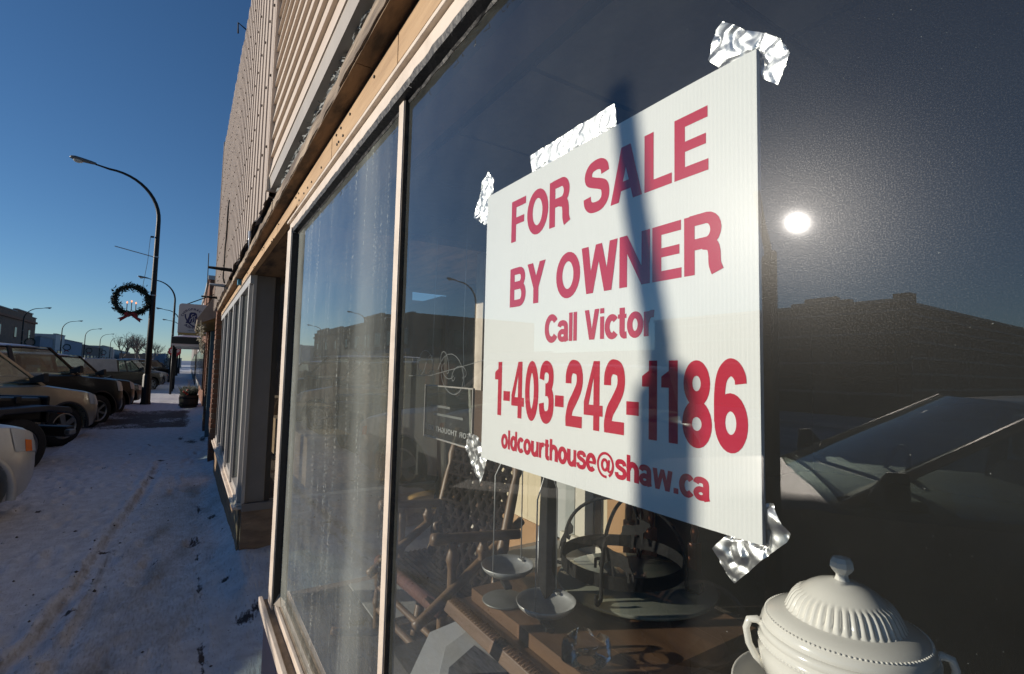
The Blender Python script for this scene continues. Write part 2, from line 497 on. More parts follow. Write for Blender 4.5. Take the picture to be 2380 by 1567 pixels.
def walk_fields(x, y):
    h = .016 * fbm(x * 1.3, y * 1.9, 0, 4) + .011 * fbm(x * 5, y * 8, 3, 3) + .005 * nz(x * 22, y * 30, 6)
    dirt = .0; bare = 0.0
    for tab, dp, wd in ((RUT1, .030, .05), (RUT2, .018, .045)):
        d = y - interp(tab, x) - .012 * nz(x * 3, 1.7)
        e = math.exp(-(d / wd) ** 2)
        fade = 1.0 if tab is RUT1 else max(0, min(1, (6.2 - x) / 1.2))
        fade *= max(0, min(1, (9.9 - x) / 1.0))
        h += fade * (-dp * e + dp * .8 * math.exp(-((d - wd * 1.7) / (wd * .8)) ** 2) + dp * .4 * math.exp(-((d + wd * 1.7) / (wd * .8)) ** 2))
        dirt = max(dirt, fade * .80 * (.7 + .5 * nz(x * 6, y * 4, 8)) * math.exp(-((d - wd * .9) / (wd * .55)) ** 2))
    track = math.exp(-((y - interp(RUT1, x) + .42) / .42) ** 2) * max(0, min(1, (9.5 - x) / 2))
    h += track * (.014 * nz(x * 9, y * 14, 2) + .008 * nz(x * 24, y * 30, 5))
    dirt = max(dirt, track * (.36 + .50 * max(0, fbm(x * 1.6, y * 5, 9, 4))))
    h += .055 * math.exp(-max(0, y + .02) / .10) * (0.6 + .4 * nz(x * 1.1, 4.4)) if x < 2.4 or x > 4.3 else .035 * math.exp(-abs(y + .5) / .35)
    h += .03 * math.exp(-((y - 2.1) / .22) ** 2) * (.6 + .5 * nz(x * .8, 7))
    h += .15 * math.exp(-max(0, y) / .14) * max(0, min(1, (x - 3.2) / .9)) * (1 if x < 4.6 else math.exp(-(x - 4.6) / 2.2)) * (1 + .15 * nz(x * 2, y * 3))   # drift against the entry corner
    for fx, fy, fr in FEET:
        if abs(x - fx) < .25 and abs(y - fy) < .12:
            e = math.exp(-((x - fx) / .11) ** 2 - ((y - fy) / .045) ** 2)
            h -= .026 * e - .012 * math.exp(-((math.hypot((x - fx) / .11, (y - fy) / .045) - 1.5) / .4) ** 2); dirt = max(dirt, .15 * e)
    for bx, by, sx, sy in BARE:
        if abs(x - bx) < sx * 2.2 and abs(y - by) < sy * 2.5:
            bare = max(bare, .95 * math.exp(-((x - bx) / sx) ** 2 - ((y - by) / sy) ** 2))
    for bx, by, s in DARKS:
        if abs(x - bx) < .3 and abs(y - by) < .2:
            e = math.exp(-((x - bx) / (s * 1.6)) ** 2 - ((y - by) / s) ** 2)
            bare = max(bare, 1.1 * e); h += .012 * e
    if 13.5 < x < 21.5:
        band = max(0, min(1, (x - 14.2) / .5)) * max(0, min(1, (20.3 - x) / .8)) * max(0, min(1, (y - .10) * 3))
        bare = max(bare, band * (.92 + .45 * fbm(x * .7, y * 1.2, 5, 3)))
    h -= .012 * min(1, bare)
    return h, dirt, bare
xs = []
x = -8.0
while x < 420:
    xs.append(x)
    x += 1.0 if x < 2 else .028 if x < 6.5 else .05 if x < 12 else .12 if x < 24 else 1.2 if x < 60 else 12
ys = [-1.62, -1.3, -1.0, -.7, -.5] + [-.38 + .028 * i for i in range(int((KERB + .38) / .028) + 1)] + [KERB]
vs, da, ba = [], [], []
for x in xs:
    for y in ys:
        if 2 <= x < 24:
            hh, dd_, bb_ = walk_fields(x, y)
        else:
            hh, dd_, bb_ = .012 * fbm(x * .3, y * 1.5), .2 * max(0, nz(x * .2, y)), .75 * max(0, nz(x * .12, y * .3, 3))
        vs.append((x, y, hh)); da.append(dd_); ba.append(bb_)
k = len(ys)
fcs = [(i * k + j, (i + 1) * k + j, (i + 1) * k + j + 1, i * k + j + 1) for i in range(len(xs) - 1) for j in range(k - 1)]
o = len(vs)
for x in xs:
    vs.append((x, KERB, -.2)); da.append(.2); ba.append(.8)
for i in range(len(xs) - 1):
    fcs.append((i * k + k - 1, (i + 1) * k + k - 1, o + i + 1, o + i))
me = bpy.data.meshes.new('sidewalk')
me.from_pydata(vs, [], fcs)
me.attributes.new('dirt', 'FLOAT', 'POINT').data.foreach_set('value', da)
me.attributes.new('bare', 'FLOAT', 'POINT').data.foreach_set('value', ba)
for p in me.polygons: p.use_smooth = True
me.materials.append(snow_m)
walk = bpy.data.objects.new('sidewalk', me)
COL.objects.link(walk)
tag(walk, kind='structure')
# snow crumbs and frozen clods thrown up beside the rut
random.seed(5)
ck = MB()
for _ in range(420):
    x = 2.6 + 7 * random.random() ** 1.6
    y = interp(RUT1, x) + random.gauss(.0, .10) if random.random() < .6 else random.uniform(0, 1.9)
    r = random.uniform(.003, .011) * (1.5 if random.random() < .08 else 1)
    z = walk_fields(x, y)[0] + r * .3
    q = [(x + r * a * random.uniform(.6, 1.3), y + r * b * random.uniform(.6, 1.3), z + r * c * random.uniform(.5, 1)) for a, b, c in ((1, 0, 0), (0, 1, 0), (-1, 0, 0), (0, -1, 0), (0, 0, 1), (0, 0, -1))]
    ck.cur = 1 if random.random() < .2 else 0
    ck.add(q, [(0, 1, 4), (1, 2, 4), (2, 3, 4), (3, 0, 4), (1, 0, 5), (2, 1, 5), (3, 2, 5), (0, 3, 5)])
tag(ck.build('snow_crumbs', [mat('crumb', (.6, .6, .62), .9, var=.3, vscale=40), mat('grit', (.08, .06, .05), .9)]), 'small frozen snow crumbs and grit scattered over the pavement', 'snow', kind='stuff')
# ------------------------------------------------------------------ the shop: front, window frames, glass
shop = thing('shop_building', 'shop front with beige siding above big display windows', 'building', (2, 0, 0))
GZ0, GZ1 = .50, 2.10           # glass bottom and top
glass_r = glass_mat('shop_glass_clear', dust=.024, haze=.0012, haze_rough=.068, specks=.35)
glass_l = glass_mat('shop_glass_stained', dust=.034, haze=.001, haze_rough=.08, specks=.4, streaks=.85)
glass_s = glass_mat('side_glass', dust=.012, haze=0, specks=.2)
p = MB(); p.quad((-1.6, 0, GZ0), (1.030, 0, GZ0), (1.030, 0, GZ1), (-1.6, 0, GZ1)); tag(p.build('window_pane', glass_r, shop), 'large clear dusty pane with the paper sign behind it')
p = MB(); p.quad((1.070, 0, GZ0), (2.352, 0, GZ0), (2.352, 0, GZ1), (1.070, 0, GZ1)); tag(p.build('window_pane', glass_l, shop), 'narrow streaked pane fogged with dried drips and painted glare')
# centre bar: cream cap, dark putty behind it
mb = MB(); mb.box(1.034, 1.064, .003, .011, GZ0 + .02, GZ1 + .004); bar = mb.build('mullion', cream, shop, bevel=.002)
mb = MB(); mb.box(1.029, 1.0335, -.012, .0085, GZ0 + .02, GZ1 + .002); mb.build('putty_strip', mat('putty', (.10, .075, .055), .8, col2=(.02, .02, .02), vscale=40, bump=.7), bar)
# far jamb: cream face, black inner gasket
mb = MB(); mb.box(2.365, 2.455, -.03, .030, GZ0 - .03, GZ1 + .02); jamb = mb.build('window_jamb', cream, shop, bevel=.003)
mb = MB(); mb.box(2.345, 2.364, -.01, .0265, GZ0, GZ1 - .01); mb.build('gasket', gasket, jamb)
# ragged gasket along the head of the glass
mb = MB(); mb.box(-1.6, 2.44, -.01, .024, GZ1 + .012, GZ1 + .050); head = mb.build('window_head', cream, shop, bevel=.003)
rows = []
for i in range(150):
    x = -1.0 + i * 3.36 / 149
    e = .0035 * nz(x * 22, 1) + .002 * nz(x * 70, 2)
    rows.append([(x, .0245 + e * .4, GZ1 + .014 + e), (x, .0215 + e * .3, GZ1 - .001), (x, .004, GZ1 - .006 + e * .7), (x, .001, GZ1 - .012 - e)])
mb = MB(); mb.grid(rows); mb.build('gasket', gasket, head)
mb = MB()
for i in range(34):                                # torn fibres of the old sealant
    x = random.uniform(.1, 2.3); z = GZ1 - .004
    mb.tube([(x, .02, z + .008), (x + random.uniform(-.012, .012), .024, z - .006 * random.random()), (x + random.uniform(-.02, .02), .022, z - .012 * random.random())], .0007, 4)
tag(mb.build('sealant_fibres', gasket, head), kind='stuff')
mb = MB(); mb.box(-1.6, 2.46, -.005, .034, GZ1 + .053, GZ1 + .064); mb.build('head_trim', cream, shop, bevel=.002)
# sill: front lip, dirty channel, inner lip
mb = MB(); mb.box(-1.6, 2.50, .046, .062, GZ0 - .055, GZ0 - .012); sill = mb.build('window_sill', cream, shop, bevel=.003)
mb = MB(); mb.box(-1.6, 2.49, .018, .0455, GZ0 - .055, GZ0 - .026); mb.build('sill_channel', sill_m, sill)
mb = MB(); mb.box(-1.6, 2.47, .006, .0175, GZ0 - .055, GZ0 + .004); mb.build('sill_lip', cream, sill, bevel=.002)
mb = MB(); mb.hexa([(-1.6, -.02, GZ0 - .01), (2.35, -.02, GZ0 - .01), (2.35, .0055, GZ0 - .01), (-1.6, .0055, GZ0 - .01), (-1.6, -.02, GZ0 + .012), (2.35, -.02, GZ0 + .012), (2.35, .004, GZ0 + .006), (-1.6, .004, GZ0 + .006)]); mb.build('sill_bead', sill_m, sill)
mb = MB(); mb.hexa([(2.30, .001, GZ0 + .005), (2.344, .001, GZ0 + .005), (2.344, .024, GZ0 + .005), (2.33, .018, GZ0 + .005), (2.343, .001, GZ0 + .045), (2.344, .001, GZ0 + .045), (2.344, .004, GZ0 + .045), (2.343, .002, GZ0 + .04)]); mb.build('putty_corner', mat('putty_light', (.42, .36, .29), .8, var=.3), sill)
# pink stall riser under the sill
for a, b in ((-1.6, .9), (.904, 2.47)):
    mb = MB(); mb.box(a, b, -.06, .040, -.1, GZ0 - .068); mb.build('riser_panel', pink, shop, bevel=.004)
boxpart('riser_gap', gap, shop, -1.6, 2.46, -.05, .030, GZ0 - .067, GZ0 - .0555)
# plywood fascia in lengths, each a board of its own
BZ0, BZ1 = 2.165, 2.238
cuts = [-1.6, -.35, .46, 1.02, 1.62, 2.21, 2.78, 3.38, 4.16]
for a, b in zip(cuts, cuts[1:]):
    e = random.uniform(0, .003)
    mb = MB(); mb.box(a + .002, b - .002, .001, .032 + e, BZ0 if a < 2.2 else BZ0 + .016, BZ1); mb.build('fascia_board', plywood, shop, bevel=.0015)
cuts = [4.16, 4.9, 5.6, 6.4, 7.2, 8.0]
for a, b in zip(cuts, cuts[1:]):
    mb = MB(); mb.box(a + .002, b - .002, .001, .031, 2.182, BZ1); mb.build('fascia_board', plywood, shop, bevel=.0015)
nails = MB()
for i in range(46):
    x = random.uniform(.2, 7.8); nails.lathe([(0, .0375), (.004, .0372), (.004, .030)], (x, 0, random.choice((BZ0 + .018, BZ1 - .02))), 6, axis='y')
tag(nails.build('nail_heads', dark_al, shop), kind='stuff')
boxpart('shadow_gap_strip', gap, shop, -1.6, 8.0, .0, .026, BZ1 + .001, BZ1 + .012)  # black strip standing for the shade in the gap under the beam
# the old beam under the siding: split, uneven edge
def ragged_beam(name, x0, x1, y0, y1, z0, z1, m, amp, n, parent):
    rows = []
    for i in range(n + 1):
        x = lerp(x0, x1, i / n)
        e = amp * fbm(x * 9, 2.2, 1, 3); e2 = amp * fbm(x * 13, 8.8, 4, 3)
        rows.append([(x, y0, z0), (x, y1 + e, z0 + e2 * .6), (x, y1 + e * .6, z1 + e2), (x, y0, z1)])
    mb = MB(); mb.grid(rows, True)
    return mb.build(name, m, parent)
lens_ = [-1.6, 1.34, 2.62, 5.1, 8.05]
for a, b in zip(lens_, lens_[1:]):
    ragged_beam('beam', a + .003, b - .003, .0, .082 + random.uniform(-.004, .004), BZ1 + .013, BZ1 + .058, [oldwood], .005, 90, shop)
mb = MB()
for i in range(3):
    a, b = ((-1.6, 1.2), (1.203, 4.3), (4.303, 8.0))[i]
    mb.box(a, b, .027, .078, BZ1 + .009, BZ1 + .0125)
mb.build('beam_underside', soffit_m, shop)
ragged_beam('paint_band', -1.6, 2.75, .0, .055, BZ1 + .06, BZ1 + .118, [peel], .008, 160, shop)
fl = MB()
for i in range(420):                                # curled flakes of old paint hanging from the band
    x = random.uniform(.2, 2.75); z = BZ1 + random.uniform(.062, .116); s = random.uniform(.006, .020)
    a = random.uniform(-.9, .9); y = .060 + random.uniform(0, .010)
    c, q = math.cos(a) * s, math.sin(a) * s
    w = s * random.uniform(.2, .4)
    fl.grid([[(x - c, y, z - q), (x - c - q / s * w, y, z - q + c / s * w)], [(x, y + .008 * random.random(), z), (x - q / s * w, y + .006, z + c / s * w)], [(x + c, y + random.uniform(.004, .012), z + q), (x + c - q / s * w * .5, y + .008, z + q + c / s * w * .5)]])
tag(fl.build('paint_flakes', flake_m, shop, fix=False), kind='stuff')
# flashing and lap siding, plank by plank
mb = MB(); mb.hexa([(-1.6, .030, 2.352), (2.62, .030, 2.352), (2.62, .094, 2.352), (-1.6, .094, 2.352), (-1.6, .06, 2.405), (2.62, .06, 2.405), (2.62, .100, 2.405), (-1.6, .100, 2.405)]); mb.build('flashing_strip', flash, shop)
boxpart('flashing_lip', vinyl, shop, -1.6, 2.62, .094, .104, 2.4055, 2.418)
PITCH = .0891
for i in range(26):
    z0 = 2.419 + i * PITCH
    mb = MB()
    mb.hexa([(-1.6, .05, z0), (2.617, .05, z0), (2.617, .102, z0), (-1.6, .102, z0), (-1.6, .05, z0 + PITCH), (2.617, .05, z0 + PITCH), (2.617, .0885, z0 + PITCH - .001), (-1.6, .0885, z0 + PITCH - .001)])
    mb.build('siding_plank', vinyl, shop)
boxpart('corner_trim', vinyl, shop, 2.618, 2.642, .05, .112, 2.345, 4.8)
# ribbed metal sheets: separate panels with slightly stepped heads
random.seed(3)
x = 2.643; n = 0
screws = MB()
while x < 8.4:
    w = .90 if x < 7.6 else 8.58 - x
    ztop = 4.50 + (x - 2.6) * .058 + random.uniform(-.012, .012)
    rows = []
    k = max(2, int(w / .165 + .5))
    prof = []
    for i in range(k):
        a = x + w * i / k; st = w / k
        prof += [(a, .0975), (a + st * .52, .0975), (a + st * .53, .104), (a + st * .95, .104), (a + st * .96, .0975)]
        for zz in (2.62, 3.0, 3.38, 3.76, 4.14):
            screws.lathe([(0, .1115), (.007, .110), (.007, .100)], (a + st * .73, 0, zz + .02 * (i % 2)), 6, axis='y')
    zlow = 2.325 if x < 5.2 else 2.30
    for px, py in prof:
        px = min(px, x + w - .001)
        rows.append([(px, py, zlow), (px, py, ztop)])
    rows2 = [[(q[0][0], .05, q[0][2]), q[0], q[1], (q[1][0], .05, q[1][2])] for q in rows]
    mb = MB(); mb.grid(rows2)
    mb.build('metal_panel', metal_tan, shop, fix=False)
    x += w
tag(screws.build('screw_heads', mat('rust_screw', (.06, .035, .025), .7), shop), kind='stuff')
boxpart('end_cap', metal_tan, shop, 8.56, 8.60, .02, .112, 2.30, 4.88)
boxpart('parapet_wall', brick_dk, shop, 2.65, 8.555, -.35, .045, 2.30, 4.46)
boxpart('upper_wall', brick_dk, shop, -1.6, 2.64, -.35, .045, 2.36, 4.5)
# torn flashing under the metal sheets
rows = []
for i in range(60):
    X_ = 2.66 + i * .088
    e = .015 * fbm(X_ * 3, 3, 3)
    rows.append([(X_, .05, 2.318), (X_, .093 + e * .3, 2.322 + e), (X_, .110 + e, 2.300 + e * .8 - (.012 if i % 9 == 4 else 0))])
mb = MB(); mb.grid(rows); mb.build('torn_flashing', mat('rusted_flashing', (.07, .045, .035), .7, col2=(.02, .018, .016), vscale=14), shop, fix=False)
# loose black cable down the metal sheets, scupper hook
mb = MB(); mb.tube([(6.0, .112, 3.25), (5.95, .118, 3.1), (6.05, .113, 2.95), (6.02, .12, 2.75), (6.1, .116, 2.6), (6.05, .12, 2.42), (5.98, .11, 2.36)], .008, 6); tag(mb.build('cable', black_iron, shop, True), 'loose black cable hanging on the ribbed metal')
mb = MB(); mb.tube([(5.1, .10, 4.62), (5.1, .17, 4.66), (5.1, .165, 4.56)], .007, 6); mb.build('roof_hook', black_iron, shop)
mb = MB(); mb.tube([(4.2, .10, 4.58), (4.2, .13, 4.64), (4.2, .14, 4.56), (4.22, .12, 4.54)], .01, 6); mb.build('roof_hook', black_iron, shop)
# icicle on torn flashing
mb = MB(); mb.tube([(3.35, .112, 2.31), (3.352, .113, 2.25), (3.35, .112, 2.19)], [.010, .006, .001], 6); mb.build('icicle', mat('ice', (.75, .8, .85), .1), shop, True)

# ---- recessed entry
boxpart('entry_ceiling', soffit_m, shop, 2.47, 4.15, -1.6, -.002, 2.183, 2.22)
boxpart('entry_back', room_dark, shop, 2.46, 4.2, -1.66, -1.605, -.1, 2.2)
boxpart('door_frame', dark_al, shop, 3.32, 4.12, -1.603, -1.56, .0, 2.18)
mb = MB(); mb.box(3.40, 4.04, -1.557, -1.55, .25, 2.05); mb.build('door_glass', dark_glass, shop)
boxpart('entry_dado', wall_tan, shop, 2.462, 3.315, -1.604, -1.56, -.1, .52)
boxpart('pillar', grey_al, shop, 4.17, 4.26, -.150, -.002, .50, 2.182, bevel=.004)
boxpart('pillar_edge', window_al, shop, 4.155, 4.1695, -.020, .004, .50, 2.182)
boxpart('side_bead', dark_al, shop, 4.172, 4.22, -.185, -.151, .50, 2.182)
mb = MB(); mb.quad((4.195, -1.55, .56), (4.195, -.187, .56), (4.195, -.187, 2.182), (4.195, -1.55, 2.182)); mb.build('side_glass', glass_s, shop)
boxpart('side_sill', grey_al, shop, 4.14, 4.24, -1.55, -.003, .445, .498)
boxpart('side_riser', brown_ply, shop, 4.165, 4.30, -1.55, -.004, -.1, .444)
# near side return of the entry: glass and post
mb = MB(); mb.quad((2.42, -1.5, GZ0), (2.42, -.035, GZ0), (2.42, -.035, GZ1), (2.42, -1.5, GZ1)); mb.build('side_glass', glass_s, shop)
boxpart('side_riser', brown_ply, shop, 2.40, 2.455, -1.56, -.035, -.1, GZ0 - .002)
boxpart('corner_post', cream, shop, 2.37, 2.455, -1.06, -.96, GZ0, 2.16, bevel=.003)
boxpart('back_post', dark_al, shop, 2.39, 2.455, -1.10, -1.065, GZ0, 2.16)

# ---- row of tall windows beyond the entry
WX0, WX1, NW = 4.20, 8.0, 5
for a, b in ((4.20, 5.45), (5.455, 6.75), (6.755, 8.0)):
    mb = MB(); mb.box(a, b, -.07, .012, -.1, .455); mb.build('riser_panel', mat('plywood_low', (.36, .24, .13), .8, col2=(.16, .10, .06), vscale=5, bump=.3, stretch=(1, 1, 4)), shop, bevel=.003)
boxpart('window_sill', cream, shop, 4.16, 8.02, -.04, .055, .458, .478, bevel=.004)
boxpart('window_sill', cream, shop, 4.17, 8.01, -.04, .032, .4785, .500, bevel=.004)
mb = MB(); mb.box(4.16, 8.0, -.02, .026, 2.115, 2.178); mb.build('window_head', window_al, shop, bevel=.003)
boxpart('window_head_trim', cream, shop, 4.165, 8.0, .0, .036, 2.1785, 2.1815)
wstep = (WX1 - WX0) / NW
for i in range(NW):
    a = WX0 + i * wstep
    mb = MB(); mb.box(a, a + .05, -.03, .028, .501, 2.114); fr = mb.build('window_frame', window_al, shop, bevel=.003)
    mb = MB(); mb.box(a + .0505, a + .085, -.03, .012, .501, 2.114); mb.build('window_stop', grey_al, fr)
    mb = MB(); mb.box(a + wstep - .035, a + wstep - .0005, -.03, .012, .501, 2.114); mb.build('window_stop', grey_al, fr)
    mb = MB(); mb.box(a + .086, a + wstep - .036, -.03, .014, .501, .545); mb.build('bottom_rail', window_al, fr)
    mb = MB(); mb.quad((a + .086, -.006, .545), (a + wstep - .036, -.006, .545), (a + wstep - .036, -.006, 2.114), (a + .086, -.006, 2.114)); mb.build('pane', glass_s, fr)
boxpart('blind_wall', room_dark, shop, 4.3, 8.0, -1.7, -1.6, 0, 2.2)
mb = MB()
for i in range(4):
    mb.box(4.5 + i * .85, 5.1 + i * .85, -.9, -.5, .5, .9 + .2 * (i % 2))
tag(mb.build('stored_boxes', mat('cardboard', (.30, .20, .11), .9, var=.3), shop), kind='stuff')
boxpart('inner_floor', carpet, shop, 4.27, 8.0, -1.6, -.08, .42, .45)
# small blue tag and yellow bit on the fascia
boxpart('tag_plate', mat('blue_tag', (.02, .22, .38), .5), shop, 4.86, 4.93, .033, .06, 2.20, 2.262)

# ---- inside the display window and the dark shop behind it
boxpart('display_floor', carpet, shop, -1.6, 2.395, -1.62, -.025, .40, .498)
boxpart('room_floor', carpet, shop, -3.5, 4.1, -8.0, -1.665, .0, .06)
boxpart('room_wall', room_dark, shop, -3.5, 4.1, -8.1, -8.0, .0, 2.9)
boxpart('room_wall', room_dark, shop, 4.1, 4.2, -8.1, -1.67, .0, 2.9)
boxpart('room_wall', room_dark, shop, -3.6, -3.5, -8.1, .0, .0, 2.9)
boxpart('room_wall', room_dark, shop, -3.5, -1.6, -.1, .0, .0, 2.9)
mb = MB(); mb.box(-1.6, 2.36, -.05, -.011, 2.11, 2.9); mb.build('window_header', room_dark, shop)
random.seed(9)
tiles = MB()
for i in range(12):
    for j in range(13):
        x0, y0 = -3.5 + i * .62, -8.0 + j * .615
        if x0 > 4.0 or y0 + .6 > -.055: continue
        z = 2.62 + random.uniform(0, .006)
        t = MB(); t.box(x0 + .012, min(x0 + .608, 4.1), y0 + .012, y0 + .603, z, z + .02)
        t.build('ceiling_tile', ceil_m, shop)
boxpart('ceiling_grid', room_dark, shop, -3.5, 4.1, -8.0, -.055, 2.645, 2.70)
# partition behind the display: boards of different paint, stopping short of the dark room
for a, b, m_, h in ((2.985, 3.312, wall_cream, 2.18), (2.78, 2.983, wall_cream, 2.18), (2.52, 2.778, wall_cream, 2.18), (2.30, 2.518, wall_grey, 2.18), (2.145, 2.298, wall_white, 2.6), (2.125, 2.143, dark_al, 2.6), (2.08, 2.123, wood_mid, 2.6), (2.03, 2.078, wall_cream, 2.6), (1.72, 2.028, wall_tan, 1.9)):
    mb = MB(); mb.box(a, b, -1.60, -1.575 + random.uniform(0, .006), .50, h); mb.build('partition_board', m_, shop, bevel=.002)
boxpart('skirting', wall_white, shop, 1.72, 2.39, -1.565, -1.535, .499, .56, bevel=.004)
boxpart('lit_floor_patch', mat('lit_floor_grey', (.42, .42, .40), .8, var=.2), shop, 1.98, 2.39, -1.53, -.30, .4985, .505)  # pale board added to stand for the lit patch of floor
# ------------------------------------------------------------------ lettering: bold grotesque glyphs drawn as strokes and plates (cap height 1)
def arc(cx, cy, rx, ry, a0, a1, n=14):
    return [(cx + rx * math.cos(R(lerp(a0, a1, i / n))), cy + ry * math.sin(R(lerp(a0, a1, i / n)))) for i in range(n + 1)]
def smooth_path(P, n=5):
    out = []
    for i in range(len(P) - 1):
        p0, p1, p2, p3 = P[max(i - 1, 0)], P[i], P[i + 1], P[min(i + 2, len(P) - 1)]
        for k in range(n):
            t = k / n
            out.append(tuple(.5 * (2 * p1[j] + (p2[j] - p0[j]) * t + (2 * p0[j] - 5 * p1[j] + 4 * p2[j] - p3[j]) * t * t + (3 * p1[j] - p0[j] - 3 * p2[j] + p3[j]) * t ** 3) for j in (0, 1)))
    return out + [P[-1]]
def rect(x0, y0, x1, y1): return ('p', [(x0, y0), (x1, y0), (x1, y1), (x0, y1)])
def poly(*p): return ('p', list(p))
def st(path, w, closed=False): return ('s', path, w, closed)
S_ = .195
SPATH = [(.565, .70), (.54, .82), (.45, .895), (.33, .912), (.19, .88), (.115, .77), (.14, .645), (.27, .575), (.40, .525), (.53, .455), (.575, .335), (.555, .20), (.46, .11), (.33, .088), (.19, .11), (.105, .20), (.085, .32)]
def ring(cx, cy, rx, ry, w): return st(arc(cx, cy, rx, ry, 0, 360, 28)[:-1], w, True)
